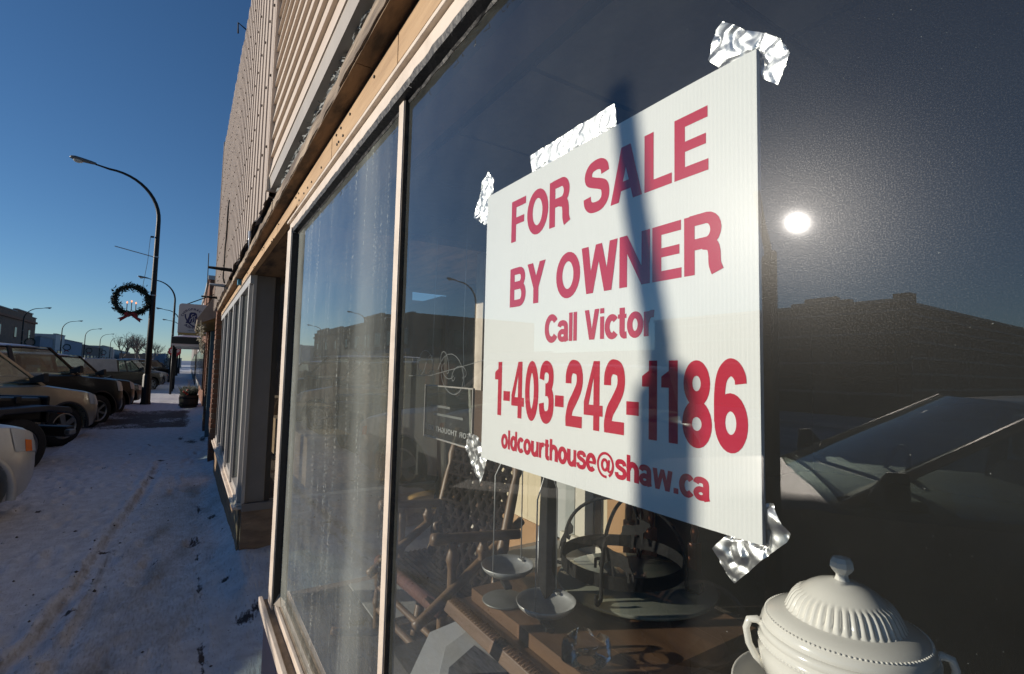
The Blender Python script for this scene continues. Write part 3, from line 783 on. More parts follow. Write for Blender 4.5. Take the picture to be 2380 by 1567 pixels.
GL = {
 'F': (.60, [poly((0, 0), (S_, 0), (S_, .41), (.52, .41), (.52, .58), (S_, .58), (S_, .825), (.58, .825), (.58, 1), (0, 1))]),
 'O': (.76, [ring(.38, .5, .285, .413, .19)]),
 'R': (.70, [rect(0, 0, S_, 1), st([(.1, .915), (.38, .915)] + arc(.40, .71, .165, .205, 90, -90, 10) + [(.38, .505), (.1, .505)], .17), st(smooth_path([(.36, .50), (.49, .45), (.535, .33), (.545, .14), (.59, .0)]), .19)]),
 'S': (.66, [st(smooth_path(SPATH), .185)]),
 'A': (.74, [poly((0, 0), (.205, 0), (.475, 1), (.26, 1)), poly((.535, 0), (.74, 0), (.48, 1), (.265, 1)), rect(.18, .195, .56, .36)]),
 'L': (.56, [poly((0, 0), (.56, 0), (.56, .175), (S_, .175), (S_, 1), (0, 1))]),
 'E': (.60, [poly((0, 0), (.60, 0), (.60, .175), (S_, .175), (S_, .42), (.56, .42), (.56, .585), (S_, .585), (S_, .825), (.59, .825), (.59, 1), (0, 1))]),
 'B': (.68, [rect(0, 0, S_, 1), st([(.1, .915), (.38, .915)] + arc(.40, .735, .15, .18, 90, -90, 10) + [(.1, .555)], .165), st([(.1, .53), (.40, .53)] + arc(.42, .31, .165, .225, 90, -90, 10) + [(.1, .085)], .165)]),
 'Y': (.70, [poly((.25, 0), (.45, 0), (.45, .44), (.25, .44)), poly((0, 1), (.22, 1), (.44, .44), (.25, .38)), poly((.48, 1), (.70, 1), (.45, .38), (.26, .44))]),
 'W': (1.0, [poly((.15, 0), (.345, 0), (.205, 1), (0, 1)), poly((.16, 0), (.345, 0), (.585, 1), (.415, 1)), poly((.655, 0), (.84, 0), (.585, 1), (.415, 1)), poly((.655, 0), (.85, 0), (1.0, 1), (.795, 1))]),
 'N': (.72, [rect(0, 0, .19, 1), rect(.53, 0, .72, 1), poly((.53, 0), (.72, 0), (.19, 1), (0, 1))]),
 'C': (.70, [st(arc(.38, .5, .285, .413, 38, 322, 26), .19)]),
 'V': (.68, [poly((.22, 0), (.41, 0), (.21, 1), (0, 1)), poly((.27, 0), (.46, 0), (.68, 1), (.47, 1))]),
 'H': (.72, [rect(0, 0, S_, 1), rect(.72 - S_, 0, .72, 1), rect(.15, .42, .6, .59)]),
 'I': (.20, [rect(0, 0, S_, 1)]),
 'P': (.64, [rect(0, 0, S_, 1), st([(.1, .915), (.36, .915)] + arc(.38, .69, .165, .225, 90, -90, 10) + [(.1, .465)], .17)]),
 'T': (.62, [rect(.21, 0, .41, 1), rect(0, .825, .62, 1)]),
 'D': (.70, [rect(0, 0, S_, 1), st([(.1, .915), (.30, .915)] + arc(.31, .5, .285, .415, 90, -90, 16) + [(.1, .085)], .18)]),
 'G': (.74, [st(arc(.38, .5, .285, .413, 40, 350, 26), .18), rect(.40, .36, .74, .52), rect(.60, .02, .74, .40)]),
 'U': (.72, [st([(.095, 1)] + arc(.36, .33, .265, .24, 180, 360, 14) + [(.625, 1)], .19)]),
 'a': (.56, [st(smooth_path([(.075, .53), (.12, .63), (.26, .66), (.40, .61), (.435, .49), (.44, .14), (.475, .0)]), .165), ring(.25, .215, .17, .14, .15)]),
 'b': (.58, [rect(0, 0, .18, 1), ring(.31, .37, .185, .295, .165)]),
 'c': (.50, [st(arc(.29, .37, .205, .295, 42, 318, 20), .17)]),
 'd': (.58, [rect(.40, 0, .58, 1), ring(.27, .37, .185, .295, .165)]),
 'e': (.56, [st(arc(.28, .37, .20, .295, 0, 318, 22), .165), rect(.10, .315, .555, .43)]),
 'h': (.57, [rect(0, 0, .18, 1), st([(.09, .45)] + arc(.285, .42, .195, .235, 170, 0, 12) + [(.48, 0)], .18)]),
 'i': (.19, [rect(0, 0, .18, .73), rect(0, .83, .18, 1)]),
 'l': (.19, [rect(0, 0, .18, 1)]),
 'o': (.58, [ring(.29, .37, .205, .295, .17)]),
 'r': (.37, [rect(0, 0, .18, .73), st(smooth_path([(.09, .40), (.15, .57), (.26, .645), (.37, .64)]), .17)]),
 's': (.54, [st(smooth_path([(x * .83 + .0, y * .745 - .003) for x, y in SPATH]), .15)]),
 't': (.35, [st([(.17, .93), (.17, .20)] + arc(.26, .19, .09, .115, 180, 275, 6) + [(.35, .08)], .17), rect(0, .60, .34, .73)]),
 'u': (.57, [rect(.39, 0, .57, .73), st([(.09, .73)] + arc(.275, .30, .185, .22, 180, 350, 12), .18)]),
 'w': (.84, [poly((.12, 0), (.30, 0), (.19, .73), (0, .73)), poly((.13, 0), (.30, 0), (.495, .73), (.345, .73)), poly((.54, 0), (.71, 0), (.495, .73), (.345, .73)), poly((.54, 0), (.72, 0), (.84, .73), (.65, .73))]),
 '.': (.20, [rect(0, 0, .19, .19)]),
 '-': (.36, [rect(.0, .28, .33, .46)]),
 '1': (.42, [rect(.17, 0, .37, 1), poly((.0, .665), (.20, .665), (.20, .80), (.0, .80)), poly((.0, .80), (.20, .74), (.37, 1), (.23, 1), (.17, .87))]),
 '2': (.58, [st(smooth_path([(.09, .66), (.10, .80), (.19, .905), (.31, .915), (.44, .87), (.485, .74), (.45, .60), (.31, .44), (.17, .30), (.10, .14), (.10, .06)]), .19), rect(0, 0, .57, .17)]),
 '3': (.58, [st(smooth_path([(.09, .70), (.12, .84), (.21, .91), (.33, .91), (.44, .85), (.47, .735), (.43, .615), (.33, .55), (.24, .545)]), .175), st(smooth_path([(.24, .53), (.36, .525), (.46, .44), (.48, .30), (.44, .16), (.33, .09), (.20, .095), (.11, .18), (.085, .31)]), .185)]),
 '4': (.60, [rect(.31, 0, .50, 1), rect(0, .21, .60, .365), poly((0, .21), (.0, .40), (.31, 1), (.40, 1), (.155, .36), (.17, .21))]),
 '0': (.58, [ring(.29, .5, .195, .413, .185)]),
 '6': (.58, [ring(.295, .315, .195, .225, .18), st(smooth_path([(.095, .315), (.10, .62), (.15, .82), (.27, .915), (.38, .90), (.46, .82), (.475, .74)]), .18)]),
 '8': (.58, [ring(.29, .265, .195, .178, .18), ring(.29, .73, .175, .18, .165)]),
 '@': (.98, [st(smooth_path(arc(.49, .40, .41, .47, -62, 280, 26)), .085), ring(.46, .40, .15, .21, .10), poly((.60, .15), (.70, .15), (.745, .63), (.645, .63)), st(smooth_path([(.645, .20), (.74, .15), (.85, .24), (.895, .40)]), .08)]),
 ' ': (.30, []),
}
def text_mesh(mb, text, place, gapw=.075, bold=1.0):
    """place(u, v, lift) -> point; u runs 0..1 over the whole line, v in cap heights, lift a tiny layer index"""
    adv, x = [], 0
    for ch in text:
        adv.append(x); x += GL[ch][0] + gapw
    total = x - gapw
    for ch, x0 in zip(text, adv):
        for li, pc in enumerate(GL[ch][1]):
            if pc[0] == 'p':
                pts = [place((x0 + a) / total, b, li) for a, b in pc[1]]
                mb.add(pts, [tuple(range(len(pts)))])
            else:
                P, w, cl = pc[1], pc[2] * bold, pc[3]
                n = len(P); L_, R_ = [], []
                for i in range(n):
                    a = P[i - 1] if (cl or i > 0) else P[i]
                    b = P[(i + 1) % n] if (cl or i < n - 1) else P[i]
                    dx, dy = b[0] - a[0], b[1] - a[1]
                    l = math.hypot(dx, dy) or 1
                    nx, ny = -dy / l * w / 2, dx / l * w / 2
                    L_.append(place((x0 + P[i][0] + nx) / total, P[i][1] + ny, li)); R_.append(place((x0 + P[i][0] - nx) / total, P[i][1] - ny, li))
                mb.add(L_ + R_, [(i, (i + 1) % n, n + (i + 1) % n, n + i) for i in range(n if cl else n - 1)])

# ------------------------------------------------------------------ the FOR SALE board taped inside the glass
board = thing('for_sale_sign', 'white corrugated plastic for sale sign with red lettering taped inside the glass', 'sign', (.45, -.006, 1.37))
SX0, SX1, SZ0, SZ1 = .2285, .674, 1.368, 1.776
def sheet_y(x, z):
    t = max(0, min(1, (SX0 + .10 - x) / .10))
    return -.0042 - .0018 * t * t - .0008 * (.5 + .5 * nz(x * 7, z * 7, 2))
rows = []
NF = 444
for i in range(NF + 1):
    x = lerp(SX1, SX0, i / NF)
    # flutes every 4 mm
    rib = .00003 * (1 if (i // 2) % 2 else -1)
    rows.append([(x, sheet_y(x, lerp(SZ0, SZ1, j / 6)) + rib, lerp(SZ0, SZ1, j / 6)) for j in range(7)])
back = [[(p[0], p[1] - .0048, p[2]) for p in r] for r in rows[::37]]
mb = MB(); mb.grid(rows)
mb.build('sheet', white_board, board, fix=False)
mb = MB(); mb.grid(back)
mb.grid([rows[-1], back[-1]]); mb.grid([rows[0], back[0]]); mb.grid([[r[-1] for r in rows[::37]], [r[-1] for r in back]]); mb.grid([[r[0] for r in rows[::37]], [r[0] for r in back]])
mb.build('sheet_back', mat('board_edge', (.60, .60, .62), .6), board, fix=False)
for txt, xa, xb, z0, ch in (('FOR SALE', .602, .274, 1.6865, .0605), ('BY OWNER', .602, .259, 1.592, .0555), ('Call Victor', .516, .336, 1.5385, .0345), ('1-403-242-1186', .638, .2395, 1.4365, .0775), ('oldcourthouse@shaw.ca', .616, .2745, 1.391, .0265)):
    mb = MB()
    def place(u, v, li, xa=xa, xb=xb, z0=z0, ch=ch):
        x, z = lerp(xa, xb, u), z0 + v * ch
        return (x, sheet_y(x, z) + .00022 + .00005 * li, z)
    text_mesh(mb, txt, place, .05 if ch > .04 else .035, 1.10 if ch > .04 else 1.26)
    mb.build('lettering', red_print, board, fix=False)

# crumpled foil tape at the corners
FOIL = {
 'top right corner': [(.277, 1.793), (.274, 1.803), (.269, 1.818), (.262, 1.822), (.245, 1.806), (.239, 1.799), (.228, 1.792), (.209, 1.775), (.209, 1.767), (.202, 1.759), (.207, 1.749), (.213, 1.738), (.226, 1.75), (.231, 1.770), (.262, 1.775)],
 'top edge': [(.565, 1.805), (.519, 1.8045), (.475, 1.806), (.435, 1.805), (.398, 1.806), (.396, 1.797), (.394, 1.772), (.463, 1.771), (.556, 1.771)],
 'top left corner': [(.683, 1.821), (.665, 1.804), (.668, 1.784), (.672, 1.774), (.670, 1.736), (.69, 1.735), (.725, 1.756), (.722, 1.767), (.708, 1.783), (.699, 1.812)],
 'lower left corner': [(.723, 1.4), (.698, 1.398), (.668, 1.385), (.666, 1.369), (.668, 1.357), (.68, 1.326), (.699, 1.34), (.722, 1.36), (.734, 1.375), (.731, 1.39)],
 'lower right corner': [(.233, 1.395), (.228, 1.4), (.221, 1.402), (.22, 1.398), (.208, 1.382), (.211, 1.375), (.229, 1.357), (.255, 1.329), (.262, 1.334), (.27, 1.345), (.274, 1.352), (.258, 1.371), (.238, 1.378)],
}
for k_, (where, pl) in enumerate(FOIL.items()):
    bm = bmesh.new()
    f = bm.faces.new([bm.verts.new((a, 0, b)) for a, b in pl])
    bmesh.ops.triangulate(bm, faces=[f])
    for it in range(5):
        long = [e for e in bm.edges if e.calc_length() > .0024]
        if not long: break
        bmesh.ops.subdivide_edges(bm, edges=long, cuts=1)
        bmesh.ops.triangulate(bm, faces=bm.faces[:])
    for v in bm.verts:
        x, z = v.co.x, v.co.z
        x, z = x + .006 * nz(x * 90, z * 90, k_), z + .006 * nz(x * 80, z * 80, k_ + 9)
        c1 = abs(noise.noise(Vector((x * 48 + 7 * k_, z * 55, 1)))) + .30 * abs(noise.noise(Vector((x * 120, z * 95 + 3 * k_, 2))))
        inside = SX0 - .004 < x < SX1 + .004 and SZ0 - .004 < z < SZ1 + .004
        v.co.y = -.0135 + .0050 * c1 if inside else -.0105 + .0056 * c1
        if k_ == 1: v.co.y = -.0085 + (v.co.y + .0085) * .35
        v.co.y = min(v.co.y, -.0016)
    me = bpy.data.meshes.new('foil_tape'); bm.to_mesh(me); bm.free()
    me.materials.append(foil_m)
    for p_ in me.polygons: p_.use_smooth = True
    o = bpy.data.objects.new('foil_tape', me); COL.objects.link(o)
    tag(o, 'crumpled silver foil tape holding the %s of the for sale sign' % where, 'tape', 'foil tapes on the sign')

# ------------------------------------------------------------------ carved table and what stands on it
TZ = .95
tb = thing('display_table', 'low wooden table with carved edge behind the for sale sign', 'table', (.9, -.48, .5))
for y0, y1 in ((-.365, -.257), (-.475, -.3655), (-.585, -.4755), (-.70, -.5855)):
    mb = MB(); mb.box(.655, 1.147, y0, y1, TZ - .030 - random.uniform(0, .0006), TZ - random.uniform(0, .0005)); mb.build('plank', wood_table, tb)
mb = MB(); mb.box(.640, 1.172, -.725, -.232, TZ - .056, TZ - .0312); mb.build('frame', wood_table, tb, bevel=.004)
mb = MB(); mb.hexa([(.640, -.2315, TZ - .060), (1.19, -.2315, TZ - .060), (1.19, -.200, TZ - .060), (.640, -.200, TZ - .060), (.640, -.2315, TZ - .026), (1.172, -.2315, TZ - .026), (1.185, -.208, TZ - .034), (.640, -.208, TZ - .034)]); mould = mb.build('edge_moulding', wood_table, tb, bevel=.002)
mb = MB()
for i in range(46):                              # egg-and-dart carving along the moulding
    x = .652 + i * .0115
    mb.tube([(x - .0036, -.2255, TZ - .0245), (x - .004, -.217, TZ - .0262), (x, -.2075, TZ - .031), (x + .004, -.217, TZ - .0262), (x + .0036, -.2255, TZ - .0245)], .0013, 5)
tag(mb.build('carving', mat('carving_wood', (.20, .11, .055), .5, var=.5, vscale=60), mould, True), kind='stuff')
LEGP = [(0.018, 0), (.024, .012), (.016, .03), (.014, .06), (.022, .12), (.028, .17), (.018, .20), (.026, .215), (.018, .23), (.02, .30), (.026, .36), (.026, .393)]
for lx, ly in ((.70, -.27), (1.11, -.27), (.70, -.67), (1.11, -.67)):
    mb = MB(); mb.lathe(LEGP, (lx, ly, .499), 12); mb.build('leg', wood_table, tb, True)

gd = MB(); gd.lathe([(0, .0), (.200, .0), (.2025, .0025), (.2025, .0065), (.200, .009), (0, .009)], (.95, -.635, TZ + .003), 64)
disc_m = bpy.data.materials.new('plate_glass'); disc_m.use_nodes = True
nt = disc_m.node_tree; nt.nodes.remove(nt.nodes['Principled BSDF'])
lw = nt.nodes.new('ShaderNodeLayerWeight'); lw.inputs[0].default_value = .35
a1 = nt.nodes.new('ShaderNodeBsdfTransparent'); a1.inputs[0].default_value = (.62, .70, .62, 1)
a2 = nt.nodes.new('ShaderNodeBsdfGlossy'); a2.inputs[1].default_value = .02
a3 = nt.nodes.new('ShaderNodeMixShader'); nt.links.new(lw.outputs['Fresnel'], a3.inputs[0]); nt.links.new(a1.outputs[0], a3.inputs[1]); nt.links.new(a2.outputs[0], a3.inputs[2])
a4 = nt.nodes.new('ShaderNodeBsdfDiffuse'); a4.inputs[0].default_value = (.45, .47, .38, 1)
a5 = nt.nodes.new('ShaderNodeMixShader'); a5.inputs[0].default_value = .38; nt.links.new(a3.outputs[0], a5.inputs[1]); nt.links.new(a4.outputs[0], a5.inputs[2])
nt.links.new(a5.outputs[0], nt.nodes['Material Output'].inputs[0])
tag(gd.build('glass_plate', disc_m, None, True), 'round greenish glass plate lying under the iron deer ring', 'plate')

# iron candle ring with cut-out deer
ringc = Vector((.978, -.6155)); RR = .160
ir = thing('deer_ring', 'black iron ring with arched straps and cut-out deer on the glass plate', 'ornament', (.978, -.6155, TZ + .012))
rows = []
for i in range(64):
    a = 2 * math.pi * i / 64
    c, s = math.cos(a), math.sin(a)
    rows.append([(ringc.x + r * c, ringc.y + r * s, z) for r, z in ((RR, .992), (RR, 1.024), (RR - .003, 1.024), (RR - .003, .992))])
rows.append(rows[0])
mb = MB(); mb.grid(rows, True); mb.build('band', black_iron, ir, 40)
for ang in (28, 118):
    a = R(ang); ux, uy = math.cos(a), math.sin(a)
    path = []
    for i in range(25):
        t = R(180 * i / 24)
        path.append((ringc.x + ux * RR * 1.03 * math.cos(t), ringc.y + uy * RR * 1.03 * math.cos(t), 1.0 + (.168 if ang < 90 else .162) * math.sin(t) ** .75 if 0 < i < 24 else 1.0))
    for sgn, idx in ((1, 0), (-1, -1)):
        foot = [(ringc.x + ux * sgn * (RR * 1.03 + o), ringc.y + uy * sgn * (RR * 1.03 + o), z) for o, z in ((.0, .98), (.002, .968), (.012, .9655), (.028, .966), (.036, .974), (.038, .984), (.034, .990))]
        path = (list(reversed(foot)) + path) if idx == 0 else (path + foot)
    mb = MB(); mb.tube(path, .0048, 7); mb.build('strap', black_iron, ir, True)
DEER1 = [(.953, 1.085), (.952, 1.08), (.937, 1.077), (.927, 1.073), (.92, 1.061), (.923, 1.054), (.936, 1.051), (.948, 1.045), (.949, 1.021), (.941, 1.023), (.94, 1.042), (.928, 1.046), (.933, 1.035), (.923, 1.022), (.915, 1.026), (.923, 1.037), (.907, 1.048), (.893, 1.055), (.891, 1.042), (.894, 1.008), (.878, 1.013), (.883, 1.045), (.863, 1.051), (.846, 1.047), (.837, 1.035), (.838, 1.024), (.829, 1.027), (.832, 1.047), (.825, 1.047), (.821, 1.033), (.815, 1.035), (.818, 1.048), (.831, 1.062), (.836, 1.079), (.855, 1.082), (.885, 1.081), (.904, 1.084), (.908, 1.092), (.906, 1.101), (.914, 1.102), (.895, 1.113), (.895, 1.117), (.911, 1.106), (.924, 1.102), (.934, 1.093)]
DEER2 = [(1.104, 1.042), (1.091, 1.051), (1.061, 1.056), (1.035, 1.065), (1.035, 1.076), (1.048, 1.083), (1.043, 1.086), (1.035, 1.081), (1.039, 1.1), (1.032, 1.102), (1.028, 1.08), (1.018, 1.081), (.997, 1.076), (.994, 1.071), (1.007, 1.062), (1.014, 1.05), (1.021, 1.045), (1.023, 1.014), (1.03, 1.011), (1.035, 1.034), (1.041, 1.035), (1.053, 1.031), (1.057, 1.017), (1.06, .989), (1.071, .986), (1.066, 1.014), (1.07, 1.027), (1.09, 1.015), (1.098, 1.002), (1.1, .987), (1.107, .984), (1.106, 1.003), (1.121, .996), (1.133, .978), (1.143, .975), (1.133, .995), (1.114, 1.014), (1.106, 1.025)]
DEER3 = [(1.002, 1.122), (.991, 1.114), (.992, 1.099), (1.009, 1.088), (.999, 1.09), (1.005, 1.077), (1.016, 1.079), (1.029, 1.061), (1.036, 1.024), (1.039, 1.022), (1.038, 1.058), (1.046, 1.042), (1.039, 1.068), (1.024, 1.091), (1.011, 1.108)]
for pl, y in ((DEER1, -.49), (DEER2, -.745), (DEER3, -.456)):
    mb = MB(); mb.prism(pl, .0022, (0, y, 0)); mb.build('deer_cutout', black_iron, ir)

# balance scale: tapered post, beam, two hanging pans
bs = thing('balance_scale', 'old balance scale with black post and two hanging steel pans', 'scale', (.99, -.378, TZ))
mb = MB(); mb.hexa([(.972, -.396, TZ), (1.010, -.396, TZ), (1.010, -.360, TZ), (.972, -.360, TZ), (.980, -.390, 1.42), (1.004, -.390, 1.42), (1.004, -.366, 1.42), (.980, -.366, 1.42)]); mb.build('post', black_iron, bs, bevel=.003)
mb = MB(); mb.box(.952, 1.030, -.420, -.336, TZ + .0005, TZ + .008); mb.build('base', black_iron, bs, bevel=.002)
mb = MB(); mb.tube([(.86, -.318, 1.385), (.935, -.338, 1.405), (.99, -.378, 1.425), (1.06, -.37, 1.405), (1.13, -.365, 1.385)], .006, 8); mb.build('beam', black_iron, bs, True)
PANP = [(0, .004), (.030, .0045), (.052, .010), (.064, .020), (.0685, .030), (.0675, .0305), (.062, .0215), (.050, .0118), (.029, .0062), (0, .006)]
for cx, cy, cz, rot in ((.935, -.333, TZ + .004, 30), (1.118, -.345, TZ + .022, 20)):
    mb = MB(); mb.lathe(PANP, (cx, cy, cz), 40); pan = mb.build('pan', steel, bs, True)
    a = R(rot + 90)
    for sg in (1, -1):
        ox, oy = math.cos(a) * .060 * sg, math.sin(a) * .060 * sg
        tx, ty = cx + ox * .15, cy + oy * .15
        mb = MB(); mb.tube([(cx + ox, cy + oy, cz + .024), (cx + ox * .98, cy + oy * .98, cz + .265), (tx, ty, cz + .325), (tx, ty, 1.385)], .0016, 6); mb.build('wire', steel, pan, True)
        mb = MB(); mb.box(cx + ox - .010, cx + ox + .010, cy + oy - .004, cy + oy + .004, cz + .0225, cz + .0265); mb.build('clip', steel, pan)
    mb = MB(); mb.hexa([(cx - .07, cy + .03, cz - .003), (cx + .05, cy - .01, cz - .003), (cx + .055, cy + .008, cz - .003), (cx - .065, cy + .048, cz - .003), (cx - .07, cy + .03, cz + .006), (cx + .05, cy - .01, cz + .006), (cx + .055, cy + .008, cz + .006), (cx - .065, cy + .048, cz + .006)]); mb.build('arm_rest', black_iron, bs, bevel=.002)
mb = MB(); mb.tube([(1.045, -.392, TZ + .002), (1.045, -.392, TZ + .16)], .0042, 8); mb.build('rod', steel, bs, True)
mb = MB(); mb.tube([(1.045, -.392, TZ + .055), (1.0, -.384, TZ + .057)], .003, 6); mb.build('rod_bracket', steel, bs)
mb = MB(); mb.hexa([(1.040, -.3865, TZ + .085), (1.024, -.392, TZ + .078), (1.024, -.390, TZ + .078), (1.040, -.3845, TZ + .085), (1.042, -.3865, TZ + .125), (1.026, -.392, TZ + .112), (1.026, -.390, TZ + .112), (1.042, -.3845, TZ + .125)]); mb.build('price_tag', paper, bs)
mb = MB(); mb.lathe([(0, 0), (.05, 0), (.053, .003), (.05, .005), (0, .005)], (1.045, -.290, TZ + .0005), 36); tag(mb.build('scale_weight', mat('old_zinc', (.20, .20, .18), .5, metal=.4, var=.2), None, True), 'flat grey metal disc lying on the table beside the scale pans', 'disc')

# cut glass ashtray
cg = bpy.data.materials.new('cut_glass'); cg.use_nodes = True
nt = cg.node_tree; nt.nodes.remove(nt.nodes['Principled BSDF'])
lw = nt.nodes.new('ShaderNodeLayerWeight'); lw.inputs[0].default_value = .26
a1 = nt.nodes.new('ShaderNodeBsdfTransparent'); a1.inputs[0].default_value = (.97, .98, .97, 1)
a2 = nt.nodes.new('ShaderNodeBsdfGlossy'); a2.inputs[1].default_value = .04
a3 = nt.nodes.new('ShaderNodeMixShader'); nt.links.new(lw.outputs['Fresnel'], a3.inputs[0]); nt.links.new(a1.outputs[0], a3.inputs[1]); nt.links.new(a2.outputs[0], a3.inputs[2])
n_ = noise_out(nt, map_out(nt), 60, 2); bp = nt.nodes.new('ShaderNodeBump'); bp.inputs['Strength'].default_value = .35; bp.inputs['Distance'].default_value = .004
nt.links.new(n_, bp.inputs['Height']); nt.links.new(bp.outputs[0], a2.inputs['Normal']); nt.links.new(bp.outputs[0], lw.inputs['Normal'])
nt.links.new(a3.outputs[0], nt.nodes['Material Output'].inputs[0])
def sq(r, k, n=40, tilt=0):
    out = []
    for i in range(n):
        a = 2 * math.pi * i / n
        c, s = math.cos(a), math.sin(a)
        q = (abs(c) ** k + abs(s) ** k) ** (-1 / k)
        out.append((r * q * c, r * q * s))
    return out
mb = MB()
rows = []
for r, z, kk in ((.018, 0, 2), (.036, .0, 4), (.0395, .004, 5), (.0395, .030, 5), (.037, .040, 5), (.033, .041, 4), (.026, .036, 2.5), (.022, .020, 2), (.012, .014, 2), (.0, .013, 2)):
    rows.append([(.752 + x * .94 - y * .34, -.292 + x * .34 + y * .94, TZ + .001 + z - (.010 if z > .035 and (i % 20) in (9, 10, 11) else 0)) for i, (x, y) in enumerate(sq(r, kk))])
mb.grid(rows, True)
tag(mb.build('ashtray', cg, None, 35), 'square cut glass ashtray on the table by the window', 'ashtray')

# printed sheet on a low box in front of the table
boxpart_ = MB(); boxpart_.box(.80, 1.17, -.235, -.055, .499, .846)
tag(boxpart_.build('display_box', mat('box_dark', (.05, .045, .04), .8), None), 'dark low display box under the printed sheet', 'box')
ps = thing('printed_sheet', 'white printed poster sheet with building photograph lying below the table edge', 'poster', (1.06, -.12, .797))
zz = .850
def sheet_poly(pts, z, t=.0012):
    mb = MB(); n_ = len(pts)
    mb.add([(x, y, z) for x, y in pts] + [(x, y, z + t) for x, y in pts], [tuple(reversed(range(n_))), tuple(range(n_, 2 * n_))] + [(i, (i + 1) % n_, n_ + (i + 1) % n_, n_ + i) for i in range(n_)])
    return mb
sheet_poly([(1.215, -.335), (1.18, -.160), (1.03, -.045), (.78, -.06), (.78, -.33), (1.0, -.345)], zz).build('sheet', paper, ps)
sheet_poly([(1.165, -.300), (1.10, -.165), (.96, -.075), (.80, -.10), (.80, -.30), (1.0, -.32)], zz + .0016, .0004).build('photo_print', mat('photo_sky', (.50, .50, .48), .5, col2=(.72, .72, .70), vscale=6), ps)
sheet_poly([(1.07, -.225), (1.02, -.135), (.93, -.085), (.80, -.11), (.80, -.26)], zz + .0024, .0004).build('photo_print', mat('photo_dark', (.05, .055, .065), .5, col2=(.20, .20, .21), vscale=26, stretch=(1, 5, 1)), ps)
# tureen with lid on a stand
TC = (.418, -.561)
stand = thing('pedestal', 'dark round pedestal under the white tureen', 'stand', (TC[0], TC[1], .5))
mb = MB(); mb.lathe([(0, .499), (.17, .499), (.17, .53), (.06, .56), (.05, .62), (.05, .84), (.09, .885), (.175, .895), (.178, .905), (.175, .918), (0, .918)], (TC[0], TC[1], 0), 32); mb.build('column', mat('dark_cloth', (.012, .011, .010), .8), stand, 40)
pl = MB(); pl.lathe([(0, .920), (.10, .920), (.14, .932), (.160, .952), (.170, .965), (.172, .969), (.169, .970), (.155, .957), (.13, .940), (.10, .930), (0, .930)], (TC[0], TC[1], 0), 64)
tag(pl.build('under_plate', porcelain, None, True), 'cream porcelain plate under the tureen', 'plate')
tu = thing('soup_tureen', 'cream porcelain soup tureen with fluted lid standing in the window', 'tureen', (TC[0], TC[1], .931))
body = [(0, .932), (.055, .932), (.062, .938), (.060, .946), (.07, .955), (.10, .975), (.120, .998), (.1265, 1.020), (.1285, 1.036), (.1245, 1.044), (.1275, 1.048), (.1275, 1.056), (.1235, 1.060), (.1265, 1.064), (.126, 1.071), (.121, 1.076), (.110, 1.077)]
mb = MB(); mb.lathe(body, (TC[0], TC[1], 0), 72); mb.build('bowl', porcelain, tu, True)
lid = [(.1225, 1.0775), (.1225, 1.083), (.117, 1.092), (.108, 1.099), (.096, 1.104), (.086, 1.107)]
mb = MB(); mb.lathe(lid, (TC[0], TC[1], 0), 72); lidm = mb.build('lid', porcelain, tu, True)
rows = []
for r, z, am in ((.086, 1.107, .0), (.0815, 1.110, .0026), (.0775, 1.118, .0034), (.0725, 1.128, .0034), (.067, 1.136, .0026), (.062, 1.140, .0), (.058, 1.1435, 0), (.050, 1.150, 0), (.038, 1.157, 0), (.022, 1.1625, 0), (.0125, 1.165, 0)):
    rows.append([(TC[0] + (r + am * (1 if math.cos(k * 2 * math.pi / 216 * 43.2) > .1 else -.6)) * math.cos(2 * math.pi * k / 216), TC[1] + (r + am * (1 if math.cos(k * 2 * math.pi / 216 * 43.2) > .1 else -.6)) * math.sin(2 * math.pi * k / 216), z) for k in range(216)])
mb = MB(); mb.grid(rows, True); mb.build('fluted_dome', porcelain, lidm, True)
mb = MB(); mb.lathe([(.0125, 1.1645), (.0095, 1.170), (.0095, 1.174), (.0150, 1.180), (.0185, 1.186), (.0175, 1.194), (.013, 1.2005), (0, 1.203)], (TC[0], TC[1], 0), 8); mb.build('knob', porcelain, lidm, 25)
mb = MB()
for k in range(110):                               # leaf border round the rim of the lid
    a = 2 * math.pi * k / 110
    r = .1155
    mb.lathe([(0, .0016), (.0018, .001), (.0026, -.0005)], (TC[0] + r * math.cos(a), TC[1] + r * math.sin(a), 1.0935), 6)
mb.build('leaf_border', porcelain, lidm, True)
mb = MB()
for k in range(120):
    a = 2 * math.pi * k / 120
    mb.lathe([(0, .002), (.002, .001), (.003, -.001)], (TC[0] + .1262 * math.cos(a), TC[1] + .1262 * math.sin(a), 1.0515), 6)
mb.build('bead_border', porcelain, tu, True)
for sg in (1, -1):
    d_ = Vector((.838, .545)) * sg
    pth = [(TC[0] + d_.x * r, TC[1] + d_.y * r, z) for r, z in ((.118, 1.066), (.130, 1.073), (.142, 1.070), (.147, 1.055), (.143, 1.030), (.132, 1.010), (.118, .996))]
    mb = MB(); mb.tube(pth, [.006, .0068, .0064, .006, .006, .0064, .0055], 10); mb.build('handle', porcelain, tu, True)

